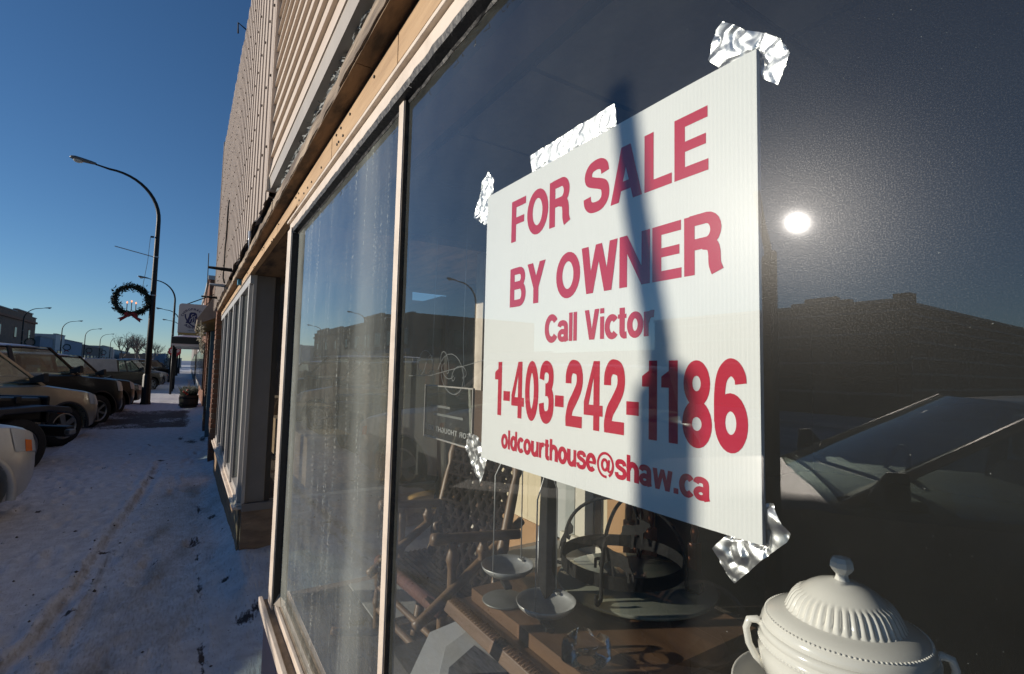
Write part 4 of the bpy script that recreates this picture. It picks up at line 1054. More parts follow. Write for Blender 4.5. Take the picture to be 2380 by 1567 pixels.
# ------------------------------------------------------------------ folding rocker with woven back
rc = thing('rocking_chair', 'worn wooden rocking chair with dark woven back and seat', 'chair', (1.65, -.45, .5))
def turned(path, r0, name, m, parent, beads=()):
    P = [Vector(p) for p in path]
    mb = MB()
    n = 30
    pts, rad = [], []
    for i in range(n + 1):
        t = i / n
        k = t * (len(P) - 1); j = min(int(k), len(P) - 2)
        pts.append(P[j].lerp(P[j + 1], k - j))
        rr = r0
        for bt, bw, ba in beads:
            rr += ba * math.exp(-((t - bt) / bw) ** 2)
        rad.append(rr)
    mb.tube(pts, rad, 10)
    return mb.build(name, m, parent, True)
turned([(1.745, -.36, .545), (1.80, -.42, .74), (1.905, -.598, 1.255)], .0175, 'back_post', wood_mid, rc, ((.60, .02, -.005), (.64, .02, .004), (.86, .02, -.006), (.9, .025, .005), (.955, .012, -.010), (.985, .014, .004)))
turned([(1.33, -.38, .545), (1.385, -.47, .80), (1.487, -.64, 1.255)], .0175, 'back_post', wood_mid, rc, ((.60, .02, -.005), (.64, .02, .004), (.86, .02, -.006), (.9, .025, .005), (.955, .012, -.010), (.985, .014, .004)))
turned([(1.37, -.20, .77), (1.46, -.62, .985)], .0155, 'diagonal_rail', wood_mid, rc)
turned([(1.80, -.20, .77), (1.885, -.60, .985)], .0155, 'diagonal_rail', wood_mid, rc)
turned([(1.43, -.27, .985), (1.40, -.57, .965)], .0165, 'arm', wood_mid, rc, ((.06, .06, .004),))
turned([(1.86, -.25, .99), (1.845, -.55, .97)], .0165, 'arm', wood_mid, rc, ((.06, .06, .004),))
for ax in (1.415, 1.85):
    turned([(ax, -.335, .76), (ax - .002, -.335, .975)], .0145, 'arm_support', wood_mid, rc, ((.1, .03, .006), (.3, .03, .006), (.75, .08, .006), (.9, .02, -.004)))
    turned([(ax, -.44, .90), (ax, -.445, .965)], .012, 'arm_support', wood_mid, rc, ((.5, .2, .008),))
turned([(1.40, -.30, .775), (1.90, -.27, .775)], .021, 'seat_rail', mat('cord_wrap', (.17, .07, .05), .8, col2=(.07, .03, .022), vscale=60, stretch=(1, .2, .2), bump=.6, bscale=90), rc)
turned([(1.385, -.56, .79), (1.86, -.55, .79)], .014, 'seat_rail', wood_mid, rc)
for (fx, fy) in ((1.405, -.30), (1.895, -.27), (1.36, -.56), (1.84, -.55)):
    turned([(fx, fy, .53), (fx, fy, .77)], .015, 'leg', wood_mid, rc, ((.4, .05, .005), (.6, .03, -.004)))
turned([(1.40, -.30, .60), (1.90, -.27, .60)], .012, 'stretcher', wood_mid, rc)
turned([(1.40, -.30, .68), (1.90, -.27, .68)], .010, 'stretcher', wood_mid, rc)
turned([(1.36, -.56, .64), (1.84, -.55, .64)], .012, 'stretcher', wood_mid, rc)
for fx in (1.39, 1.875):
    mb = MB(); mb.tube([(fx, -.10 - .07 * i, .515 + .0035 * (i - 4) ** 2) for i in range(9)], .014, 8); mb.build('rocker', wood_mid, rc, True)
weave = mat('woven_strap', (.016, .010, .009), .9, spec=.15, col2=(.009, .007, .007), vscale=40, bump=.5)
for i in range(15):
    y = -.29 - .27 * i / 14
    mb = MB(); mb.tube([(1.41, y, .79), (1.65, y + .003, .772), (1.88, y + .02, .788)], .0105, 6); mb.build('seat_strap', weave, rc, True)
PL0, PL1 = Vector((1.79, -.415, .76)), Vector((1.885, -.568, 1.18))
PR0, PR1 = Vector((1.375, -.455, .78)), Vector((1.47, -.61, 1.18))
for i in range(19):
    t = i / 18
    a, b = PL0.lerp(PL1, t), PR0.lerp(PR1, t)
    mid = (a + b) / 2 + Vector((0, -.012, 0))
    mb = MB(); mb.tube([a, mid.lerp(a, .4) + Vector((0, .006 * (-1) ** i, 0)), mid, mid.lerp(b, .4) + Vector((0, .006 * (-1) ** i, 0)), b], .0065, 6); mb.build('back_strap', weave, rc, True)
for i in range(15):
    t = .05 + .9 * i / 14
    a, b = PL0.lerp(PR0, t) + Vector((0, -.008, 0)), PL1.lerp(PR1, t) + Vector((0, -.008, 0))
    mb = MB(); mb.tube([a.lerp(b, k / 12) + Vector((0, .010 * (-1) ** (k + i), 0)) for k in range(13)], .0118, 6); mb.build('back_strap', weave, rc, True)
turned([(1.895, -.585, 1.19), (1.48, -.625, 1.19)], .013, 'crest_rail', wood_mid, rc)

# brass tray stand behind the chair
bt = thing('tray_stand', 'brass stand with round tray and black handle behind the rocking chair', 'stand', (2.13, -.61, .5))
mb = MB(); mb.lathe([(0, 0), (.09, 0), (.09, .01), (.03, .025), (.009, .05), (.009, .16), (.014, .17), (.009, .18), (.009, .25), (.014, .262), (.009, .275), (.009, .395)], (2.13, -.61, .499), 16); mb.build('stem', brass, bt, True)
mb = MB(); mb.lathe([(0, .395), (.11, .395), (.128, .402), (.134, .414), (.137, .414), (.132, .400), (.112, .391), (0, .391)], (2.13, -.61, .505), 40); mb.build('tray', brass, bt, True)
mb = MB(); mb.lathe([(.016, .40), (.016, .425), (.008, .44), (.010, .47), (.012, .49), (.006, .51), (.001, .545)], (2.13, -.61, .505), 12); mb.build('handle', black_iron, bt, True)

# framed deli board seen from behind: mirrored letters
fb = thing('deli_board', 'thin framed dark board with reversed lettering hung beside the rocking chair', 'sign', (1.95, -.56, 1.2))
BX0, BX1, BZa, BZb, BY = 1.72, 2.19, 1.195, 1.432, -.56
mb = MB(); mb.box(BX0 + .006, BX1 - .006, BY - .004, BY, BZa + .006, BZb - .006); mb.build('panel', glass_mat('board_glass', tint=(.75, .78, .77), dust=.012, haze=0, specks=0), fb)
for b_ in ((BX0, BX1, BZa, BZa + .0055), (BX0, BX1, BZb - .0055, BZb), (BX0, BX0 + .0055, BZa + .0056, BZb - .0056), (BX1 - .0055, BX1, BZa + .0056, BZb - .0056)):
    mb = MB(); mb.box(b_[0], b_[1], BY - .006, BY + .003, b_[2], b_[3]); mb.build('frame_bar', window_al, fb)
mb = MB()
text_mesh(mb, 'FOR THOUGHT DELI', lambda u, v, li: (lerp(BX0 + .02, BX1 - .02, u), BY + .0022 + .0001 * li, BZa + .035 + v * .022), .10)
mb.build('lettering', mat('faint_letter', (.30, .31, .30), .7), fb, fix=False)
mb = MB()
for lx, lz, ln in ((1.80, 1.30, .28), (1.92, 1.335, .2)):
    mb.box(lx, lx + ln, BY + .0016, BY + .0022, lz, lz + .010)
mb.build('print_band', mat('faint_band', (.16, .17, .16), .7), fb)
for (a, b) in ((1.80, 1.62), (2.1, 1.60)):
    mb = MB(); mb.tube([(a, BY, BZb), (a + .02, BY, b), (a + .01, BY, 2.1)], .001, 4); mb.build('string', galv, fb)

# tangle of loose wire above the board
random.seed(21)
wz = MB()
base = Vector((2.0, -.52, 1.50))
for i in range(5):
    pth = []
    x, z = base.x + random.uniform(-.22, .16), base.z + random.uniform(-.05, .06)
    a = random.uniform(0, 6.28); rr = random.uniform(.03, .10); sx = random.uniform(.5, 1.1)
    for k in range(22):
        t = k / 21
        pth.append((x + rr * math.cos(a + t * 7.2) * sx + .02 * t, base.y + .03 * math.sin(3 * t + i), z + rr * math.sin(a + t * 7.2) * (1 - .4 * t)))
    wz.tube(pth, .0011, 5)
wz.tube([(2.25, -.5, 1.47), (2.05, -.52, 1.475), (1.85, -.55, 1.51), (1.70, -.60, 1.545), (1.64, -.62, 1.49)], .0012, 5)
tag(wz.build('loose_wire', mat('grey_wire', (.40, .41, .41), .5), None), 'tangle of thin grey wire hanging above the framed board', 'wire')
# brown board with a pale edge strip
lb = thing('leaning_board', 'brown board with pale edge strip leaning behind the rocking chair', 'board', (2.14, -.84, .5))
mb = MB(); mb.hexa([(1.99, -.90, .50), (2.235, -.90, .50), (2.235, -.885, .50), (1.99, -.885, .50), (2.02, -.835, 1.405), (2.225, -.835, 1.405), (2.225, -.82, 1.405), (2.02, -.82, 1.405)]); mb.build('panel', mat('brown_board', (.11, .06, .035), .6, var=.3), lb)
mb = MB(); mb.hexa([(2.236, -.905, .50), (2.262, -.905, .50), (2.262, -.882, .50), (2.236, -.882, .50), (2.226, -.84, 1.41), (2.248, -.84, 1.41), (2.248, -.817, 1.41), (2.226, -.817, 1.41)]); mb.build('edge_strip', wall_white, lb)

# row of turned balusters (a stair rail stored in the window)
rail = thing('baluster_rail', 'reddish turned wooden balusters of an old railing behind the table', 'railing', (1.35, -1.2, .5))
BP = [(.0, 0), (.010, .0), (.012, .02), (.016, .035), (.010, .055), (.017, .075), (.010, .095), (.012, .12), (.017, .18), (.019, .24), (.014, .34), (.010, .40), (.013, .42), (.010, .44)]
for bx in (1.19, 1.395, 1.452, 1.512):
    mb = MB(); mb.box(bx - .018, bx + .018, -1.218, -1.182, .556, .895); bl = mb.build('baluster_block', wood_red, rail, bevel=.004)
    mb = MB(); mb.lathe(BP, (bx, -1.2, .896), 12); mb.build('baluster', wood_red, bl, True)
    mb = MB(); mb.box(bx - .016, bx + .016, -1.216, -1.184, 1.337, 1.50); mb.build('baluster_top', wood_red, bl, bevel=.003)
boxpart('bottom_rail', wood_red, rail, 1.05, 1.62, -1.225, -1.175, .499, .555, bevel=.004)
boxpart('top_rail', wood_red, rail, 1.05, 1.62, -1.23, -1.17, 1.5005, 1.55, bevel=.006)
# ------------------------------------------------------------------ vehicles nosed in to the kerb
def paint(name, col, rough=.32, metal=.35, coat=.25, spec=.5):
    return mat('paint_' + name, col, rough, metal=metal, var=.25, vscale=3, coat=coat, spec=spec)
car_glass = glass_mat('car_glass', tint=(.60, .68, .64), dust=.03, haze=0, specks=0, double=True)
WHEELS = {}
def wheel_meshes(r, w, spokes):
    key = (r, w, spokes)
    if key in WHEELS: return WHEELS[key]
    ty = MB()
    rr = r * .66
    ty.lathe([(rr, -w / 2 + .01), (rr + .01, -w / 2), (r - .05, -w / 2 - .004), (r - .012, -w / 2 + .02), (r, -w / 2 + .05), (r, w / 2 - .05), (r - .012, w / 2 - .02), (r - .05, w / 2 + .004), (rr + .01, w / 2), (rr, w / 2 - .01), (rr, -w / 2 + .01)], (0, 0, 0), 36, axis='y')
    for k in range(40):
        a = 2 * math.pi * k / 40
        c, s = math.cos(a), math.sin(a)
        for y0 in (-w * .34, 0.02):
            ty.add([((r + .004) * math.cos(a + d), y, (r + .004) * math.sin(a + d)) for d, y in ((0, y0), (.09, y0), (.11, y0 + w * .3), (.02, y0 + w * .3))] + [((r - .006) * math.cos(a + d), y, (r - .006) * math.sin(a + d)) for d, y in ((0, y0), (.09, y0), (.11, y0 + w * .3), (.02, y0 + w * .3))], [(0, 1, 2, 3), (0, 1, 5, 4), (1, 2, 6, 5), (2, 3, 7, 6), (3, 0, 4, 7)])
    ri = MB()
    ri.lathe([(rr, -w / 2 + .012), (rr - .015, -w / 2 + .004), (rr - .03, -w / 2 + .02), (rr - .03, w * .3)], (0, 0, 0), 36, axis='y')
    ri.lathe([(0, -w / 2 + .012), (.05, -w / 2 + .014), (.06, -w / 2 + .03), (.06, 0)], (0, 0, 0), 18, axis='y')
    for k in range(spokes):
        a = 2 * math.pi * k / spokes + .3
        c, s = math.cos(a), math.sin(a)
        hw = .055 if spokes <= 5 else .03
        q = []
        for rad, wd in ((.045, hw * .8), (rr - .02, hw)):
            for sg in (-1, 1):
                q.append((rad * c - sg * wd * s, -w / 2 + .016, rad * s + sg * wd * c))
        for rad, wd in ((.045, hw * .8), (rr - .02, hw)):
            for sg in (-1, 1):
                q.append((rad * c - sg * wd * s, -w / 2 + .05, rad * s + sg * wd * c))
        ri.hexa([q[0], q[1], q[3], q[2], q[4], q[5], q[7], q[6]])
    bk = MB(); bk.lathe([(0, .0), (rr - .031, .0), (rr - .031, .02), (0, .02)], (0, 0, 0), 24, axis='y')
    WHEELS[key] = (ty, ri, bk)
    return WHEELS[key]
def add_wheels(car, xs_, y, r, w, spokes, rim_mat=None):
    first = {}
    for x in xs_:
        for sg in (-1, 1):                      # -1: right-hand side
            hub = bpy.data.objects.new('wheel', None); COL.objects.link(hub); hub.parent = car
            hub.location = (x, sg * (y - w / 2), r); hub.rotation_euler = (0, random.uniform(0, 1.2), 0 if sg < 0 else math.pi)
            if not first:
                ty, ri, bk = wheel_meshes(r, w, spokes)
                first['tyre'] = ty.build('tyre', rubber, hub, 40); first['rim'] = ri.build('rim', rim_mat or rim_m, hub, 30); first['brake_disc'] = bk.build('brake_disc', plastic_dk, hub)
            else:
                for nme, so in first.items():
                    c = so.copy(); COL.objects.link(c); c.parent = hub
RINGS = [(0, 'b', 0), (.72, 'b', 0), (.93, 'b', .03), (.985, 'f', .22), (1.0, 'f', .48), (.995, 'f', .66), (.975, 'f', .82), (.94, 't', -.035), (.86, 't', -.004), (.55, 't', .018), (0, 't', .028)]
def car(name, label, loc, heading, P, group='vehicles parked along the kerb'):
    c = thing(name, label, P.get('cat', 'car'), loc, heading, group, world_parts=False)
    L, W, H = P['L'], P['W'], P['H']
    bd = P['paint']
    gc = P.get('clear', .24)
    top = P['top']; xr = L / 2 - P.get('nose', .55)
    st_ = [-L / 2, -L / 2 + .03, -L / 2 + .09, -L / 2 + .2, -L / 2 + .4]
    x = -L / 2 + .6
    while x < L / 2 - .62: st_.append(x); x += .16
    st_ += [L / 2 - .6, L / 2 - .45, L / 2 - .32, L / 2 - .22, L / 2 - .14, L / 2 - .08, L / 2 - .035, L / 2]
    rows = []
    for x in st_:
        e = max(0, (abs(x) - xr) / (L / 2 - xr))
        hw = W / 2 * (1 - .30 * e ** 2.6)
        t = interp(top, x)
        b = gc + (.10 * e ** 2 if x > 0 else .14 * e ** 2)
        half = []
        for fy, kind, v in RINGS:
            z = b + v if kind == 'b' else t + v if kind == 't' else b + (t - b) * v
            fl = .022 if (kind == 'f' and .3 < v < .7 and any(abs(x - wx) < P['wr'] * 1.35 for wx in P['wx'])) else 0
            half.append((hw * fy + fl, z))
        rows.append([(x, -y, z) for y, z in half] + [(x, y, z) for y, z in reversed(half[1:-1])])
    mb = MB(); mb.grid(rows, True)
    n = len(rows[0])
    mb.f.append(tuple(reversed(range(n)))); mb.mi.append(0)
    mb.f.append(tuple((len(rows) - 1) * n + k for k in range(n))); mb.mi.append(0)
    body = mb.build('body', bd, c)
    for wx in P['wx']:
        for sg in (-1, 1):
            cu = MB(); cu.lathe([(0, -.30), (P['wr'] * 1.14, -.30), (P['wr'] * 1.14, .3), (0, .3)], (wx, sg * (W / 2 + .02), P['wr']), 40, axis='y')
            co = cu.build('cut', bd)
            co.location, co.rotation_euler = loc, (0, 0, heading)
            m_ = body.modifiers.new('b', 'BOOLEAN'); m_.operation = 'DIFFERENCE'; m_.object = co; m_.solver = 'EXACT'
    bpy.context.view_layer.update()
    dg = bpy.context.evaluated_depsgraph_get()
    me = bpy.data.meshes.new_from_object(body.evaluated_get(dg))
    body.modifiers.clear(); body.data = me
    for o in [o for o in bpy.data.objects if o.name.startswith('cut')]: bpy.data.objects.remove(o)
    for p in me.polygons: p.use_smooth = True
    me.set_sharp_from_angle(angle=R(38))
    # patches of the body skin, lifted a little: lamps, cladding, grille, bumper
    def skin(i0, i1, k0, k1, off):
        out = []
        for i in range(i0, i1 + 1):
            r = []
            for k in range(k0, k1 + 1):
                a, b_ = Vector(rows[min(i + 1, len(rows) - 1)][k]), Vector(rows[max(i - 1, 0)][k])
                u, v = Vector(rows[i][(k + 1) % n]), Vector(rows[i][k - 1])
                nn = (a - b_).cross(u - v)
                if nn.length < 1e-9: nn = Vector((1, 0, 0))
                nn.normalize()
                q = Vector(rows[i][k])
                if nn.dot(q - Vector((q.x * .8, 0, .55))) < 0: nn = -nn
                r.append(q + nn * off)
            out.append(r)
        return out
    N = len(st_) - 1
    for side in (0, 1):
        def ks(a, b): return (a, b) if side == 0 else (n - b, n - a)
        a, b = ks(5, 7)
        mb = MB(); mb.grid(skin(N - 6, N - 1, a, b, .006)); hl = mb.build('headlight', lamp_lens, c, True)
        mb = MB(); mb.grid(skin(N - 5, N - 4, *ks(5, 6), .009)); mb.build('marker_lamp', amber if P.get('marker') else lamp_lens, hl, True)
        mb = MB(); mb.grid(skin(0, 2, *ks(4, 7), .006)); mb.build('tail_light', mat('tail_lens', (.35, .01, .01), .15), c, True)
        if P.get('clad'):
            mb = MB(); mb.grid(skin(N - 4, N, *ks(1, 3), .005)); mb.build('bumper_cladding', plastic_dk, c, True)
    # front face: grille, bumper bar, plate of dark plastic
    fx = L / 2
    hw = W / 2 * .62
    zt = interp(top, fx); zb = gc + .1
    zm = lerp(zb, zt, .55)
    boxpart('grille', plastic_dk, c, fx - .02, fx + .006, -hw * .62, hw * .62, zm + .02, zt - .06, bevel=.004)
    boxpart('lower_grille', plastic_dk, c, fx - .02, fx + .005, -hw * .8, hw * .8, zb + .03, zb + .14, bevel=.004)
    boxpart('grille_bar', chrome if P.get('chrome') else bd, c, fx + .0065, fx + .014, -hw * .6, hw * .6, (zm + zt) / 2 - .035, (zm + zt) / 2 - .005, bevel=.003)
    # wheel-arch liners and dark lips
    for wx in P['wx']:
        for sg in (-1, 1):
            rr = P['wr'] * 1.14
            yy = sg * (W / 2 + .020)
            mb = MB()
            mb.grid([[(wx + (rr + o) * math.cos(R(a)), yy - sg * dy, P['wr'] + (rr + o) * math.sin(R(a))) for o, dy in ((0, .05), (0, -.008), (.045, -.004), (.045, .05))] for a in range(-8, 189, 7)])
            mb.build('arch_lip', plastic_dk if P.get('clad') else bd, c, True)
            mb = MB(); mb.lathe([(0, 0), (rr * 1.02, 0), (rr * 1.02, .02), (0, .02)], (wx, sg * (W / 2 - .285), P['wr']), 28, axis='y'); mb.build('arch_liner', plastic_dk, c)
    add_wheels(c, P['wx'], W / 2 - .005, P['wr'], P.get('ww', .23), P.get('spokes', 5))
    # cabin
    A0, A1, C1, C0 = P['cab']                    # x of screen base, screen top, roof rear, rear-window base
    zbelt = interp(top, (A0 + C0) / 2) - .005
    wb, wt_ = W / 2 * .90, W / 2 * P.get('tumble', .70)
    zr = H - .035
    def side_y(z): return lerp(wb, wt_, (z - zbelt) / (zr - zbelt))
    zA = interp(top, A0) - .01
    rows2 = []
    for i in range(9):
        t = i / 8
        x = lerp(C1 - .06, A1 + .06, t)
        zz_ = H - .035 * (2 * abs(t - .45)) ** 2.2
        rows2.append([(x, wt_ * k * (1 if abs(k) < 1 else 1), zz_ - .045 * abs(k) ** 3) for k in (-1, -.9, -.7, -.35, 0, .35, .7, .9, 1)])
    under = [[(p[0], p[1] * .985, p[2] - .03) for p in r] for r in rows2]
    mb = MB(); mb.grid(rows2); mb.grid(under)
    mb.grid([rows2[0], under[0]]); mb.grid([rows2[-1], under[-1]]); mb.grid([[r[0] for r in rows2], [r[0] for r in under]]); mb.grid([[r[-1] for r in rows2], [r[-1] for r in under]])
    roof = mb.build('roof', bd, c, 40)
    if P.get('rails'):
        for sg in (-1, 1):
            mb = MB(); mb.tube([(A1 - .25, sg * wt_ * .88, H - .01), (A1 - .35, sg * wt_ * .88, H + .03), (C1 + .35, sg * wt_ * .88, H + .03), (C1 + .25, sg * wt_ * .88, H - .01)], .014, 6); mb.build('roof_rail', plastic_dk, roof)
    def pillar(xb, xt, w0, nme='pillar', zb_=None):
        for sg in (-1, 1):
            mb = MB()
            z0 = (zb_ or zbelt) - .03
            y0, y1 = sg * wb, sg * wt_
            mb.hexa([(xb - w0, y0, z0), (xb + w0, y0, z0), (xb + w0, y0 * .955, z0), (xb - w0, y0 * .955, z0), (xt - w0 * .8, y1, zr), (xt + w0 * .8, y1, zr), (xt + w0 * .8, y1 * .945, zr), (xt - w0 * .8, y1 * .945, zr)])
            mb.build(nme, bd if nme != 'b_pillar' else plastic_dk, c, bevel=.006)
    pillar(A0, A1, .045, zb_=zA)
    xb_ = P.get('bx', (A1 + C1) / 2)
    pillar(xb_ + .02, xb_, .05, 'b_pillar')
    if P.get('c2'): pillar(P['c2'] + .02, P['c2'], .05, 'b_pillar')
    pillar(C0, C1, P.get('cw', .09))
    # glass
    def screen(x0, x1, z0, bulge, nme):
        r = []
        for i in range(6):
            t = i / 5
            z = lerp(z0, zr - .005, t); y = lerp(wb, wt_, t) * .95
            r.append([(lerp(x0, x1, t) + bulge * (1 - k * k), y * k, z) for k in (-1, -.6, -.2, .2, .6, 1)])
        mb = MB(); mb.grid(r); mb.build(nme, car_glass, c, True)
    screen(A0 + .03, A1 + .03, zA, .10, 'windscreen')
    screen(C0 - .03, C1 - .03, zbelt, -.06, 'rear_window')
    for sg in (-1, 1):
        mb = MB()
        mb.quad((C0, sg * wb * .972, zbelt - .01), (A0, sg * wb * .972, zbelt - .01), (A1, sg * wt_ * .966, zr), (C1, sg * wt_ * .966, zr))
        mb.build('side_window', car_glass, c)
        mx = A0 - .22
        mb = MB(); mb.hexa([(mx - .09, sg * wb, zbelt + .05), (mx + .09, sg * wb, zbelt + .05), (mx + .07, sg * (wb + .22), zbelt + .06), (mx - .03, sg * (wb + .22), zbelt + .06), (mx - .09, sg * wb, zbelt + .13), (mx + .05, sg * wb, zbelt + .13), (mx + .06, sg * (wb + .21), zbelt + .23), (mx - .03, sg * (wb + .21), zbelt + .23)]); mb.build('mirror', plastic_dk, c, bevel=.012)
        # door seams and handles
        hy = W / 2 * .99
        for hx in (xb_ + .22, xb_ - .75):
            if hx < C0 + .3: continue
            mb = MB(); mb.box(hx - .10, hx + .10, sg * hy - .02, sg * hy + .025, zbelt - .16, zbelt - .125); mb.build('door_handle', plastic_dk if P.get('clad') else bd, c, bevel=.006)
    # seats, head restraints, wheel, dash
    mb = MB(); mb.box(A0 - .42, A0 - .05, -wb * .93, wb * .93, zbelt - .06, zbelt + .05); mb.build('dashboard', plastic_dk, c, bevel=.03)
    for sx in (A0 - 1.15, A0 - 2.0):
        if sx < C0 + .2: continue
        for sy in (-.36, .36):
            mb = MB(); mb.hexa([(sx - .12, sy - .22, zbelt - .05), (sx + .05, sy - .22, zbelt - .05), (sx + .05, sy + .22, zbelt - .05), (sx - .12, sy + .22, zbelt - .05), (sx - .22, sy - .17, zbelt + .14), (sx - .10, sy - .17, zbelt + .14), (sx - .10, sy + .17, zbelt + .14), (sx - .22, sy + .17, zbelt + .14)]); so = mb.build('seat', seat_m, c, bevel=.03)
            mb = MB(); mb.box(sx - .23, sx - .13, sy - .12, sy + .12, zbelt + .17, zbelt + .33); mb.build('head_restraint', seat_m, so, bevel=.03)
    mb = MB()
    cx_, cy_, cz_ = A0 - .62, .36, zbelt + .02
    ring_ = [(cx_ - .05 * math.cos(a) - .0, cy_ + .185 * math.sin(a), cz_ + .175 * math.cos(a)) for a in [2 * math.pi * i / 24 for i in range(25)]]
    mb.tube(ring_, .016, 6, caps=False); mb.build('steering_wheel', plastic_dk, c, True)
    if P.get('box'):                                 # canopy or load bed cover
        x0, x1, zt_ = P['box']
        mb = MB(); mb.hexa([(x0, -W / 2 * .95, zbelt - .05), (x1, -W / 2 * .95, zbelt - .05), (x1, W / 2 * .95, zbelt - .05), (x0, W / 2 * .95, zbelt - .05), (x0 + .15, -W / 2 * .8, zt_), (x1, -W / 2 * .8, zt_), (x1, W / 2 * .8, zt_), (x0 + .15, W / 2 * .8, zt_)]); mb.build('canopy', P['box_m'], c, bevel=.06)
    if P.get('snow'):
        mb = MB()
        r = []
        for i in range(12):
            x = lerp(C1 + .1, A1 - .1, i / 11)
            r.append([(x, wt_ * k * .86, H - .008 + .028 * (1 - abs(k) ** 4) * (1 - abs(2 * i / 11 - 1) ** 6) + .012 * nz(x * 5, k * 4, 3) - .03 * (abs(k) > .98 or i in (0, 11))) for k in (-1, -.92, -.5, 0, .5, .92, 1)])
        mb.grid(r); mb.build('roof_snow', snowcap, c, True)
    return c

HD = -R(37)
fw = Vector((math.cos(HD), math.sin(HD)))
def nose(x, y, L, z=-.10):
    return (x - fw.x * L / 2, y - fw.y * L / 2, z)
def T(L, belt, hood0, hood1, cowl, tail=None):
    """top line from tail to nose"""
    tl = tail or belt - .08
    return [(-L / 2, tl - .25), (-L / 2 + .05, tl - .02), (-L / 2 + .3, belt), (cowl, belt + .015), (cowl + .12, hood0), (L / 2 - .42, hood1), (L / 2 - .16, hood1 - .07), (L / 2 - .05, hood1 - .17), (L / 2, hood1 - .30)]
SUV_W = dict(L=4.45, W=1.80, H=1.72, paint=paint('pearl', (.62, .60, .56), .35, .25), top=T(4.45, 1.12, 1.10, 1.0, .86), wx=(1.36, -1.26), wr=.36, cab=(.90, .25, -1.95, -2.12), bx=-.45, c2=-1.25, clad=False, clear=.25, spokes=5, rails=True, marker=True)
SUV_T = dict(L=4.75, W=1.84, H=1.80, paint=paint('sand', (.46, .385, .27), .33, .35), top=T(4.75, 1.16, 1.15, 1.02, 1.06), wx=(1.45, -1.40), wr=.375, cab=(1.10, .38, -1.9, -2.25), bx=-.25, c2=-1.30, clad=True, clear=.27, spokes=5)
BIG_B = dict(L=5.1, W=1.98, H=1.96, paint=paint('black_big', (.005, .005, .006), .3, .0, .0, .3), top=T(5.1, 1.29, 1.27, 1.18, 1.10), wx=(1.58, -1.50), wr=.40, cab=(1.14, .50, -2.3, -2.46), bx=-.35, c2=-1.40, clear=.30, spokes=6, chrome=True, snow=True, ww=.26)
SUV_K = dict(L=4.7, W=1.86, H=1.82, paint=paint('black', (.006, .006, .008), .3, .0, .0, .3), top=T(4.7, 1.18, 1.16, 1.06, .98), wx=(1.42, -1.38), wr=.37, cab=(1.02, .36, -2.0, -2.2), bx=-.4, c2=-1.30, clear=.27, snow=True)
SEDAN = dict(L=4.6, W=1.80, H=1.47, paint=paint('navy', (.010, .012, .02), .3, .1, .0, .35), top=T(4.6, .94, .94, .84, .70), wx=(1.38, -1.32), wr=.33, cab=(.74, -.05, -1.35, -1.95), bx=-.55, clear=.20)
TRUCK = dict(L=5.4, W=1.95, H=1.80, cat='truck', paint=paint('olive', (.04, .037, .028), .4, .1, .0, .35), top=T(5.4, 1.16, 1.15, 1.08, 1.0), wx=(1.75, -1.60), wr=.39, cab=(1.04, .45, -.45, -.62), bx=.02, clear=.34, box=(-2.6, -.62, 1.83), box_m=paint('canopy', (.33, .33, .33), .4, 0), chrome=True, ww=.26)
HATCH = dict(L=4.4, W=1.76, H=1.545, paint=paint('grey_brown', (.17, .15, .14), .40, .3), top=T(4.4, .96, .99, .88, .66), wx=(1.32, -1.24), wr=.33, cab=(.72, -.28, -1.85, -2.05), bx=-.62, c2=-1.3, clear=.2, rails=False, tumble=.72)
car('parked_suv', 'pearl white sport utility vehicle nearest the camera with amber marker lamp', nose(7.39, 2.15, 4.45), HD, SUV_W)
car('parked_suv', 'sand coloured sport utility vehicle with dark wheel arches behind the off-roader', nose(13.99, 2.46, 4.75), HD, SUV_T)
car('parked_suv', 'tall black sport utility vehicle with snow on its roof beside the sand coloured one', nose(17.4, 2.39, 5.1), HD, BIG_B)
car('parked_suv', 'black mid-size utility vehicle third from the lamp post with the wreath', nose(20.7, 2.33, 4.7), HD, SUV_K)
car('parked_car', 'dark navy saloon car parked just before the near lamp post', nose(24.0, 2.3, 4.6), HD, SEDAN)
car('parked_truck', 'olive pickup truck with pale canopy parked past the near lamp post', nose(37.4, 2.25, 5.4), HD, TRUCK)
car('parked_suv', 'dark utility vehicle parked beyond the olive pickup truck', nose(41.2, 2.3, 4.7), HD, dict(SUV_K, snow=False))
car('parked_car', 'grey brown hatchback mirrored large at the right of the shop glass', nose(2.9, 2.08, 4.4), HD, HATCH)
car('parked_suv', 'black utility vehicle parked behind the camera', nose(-.45, 2.2, 4.7), HD, dict(SUV_K, snow=False))

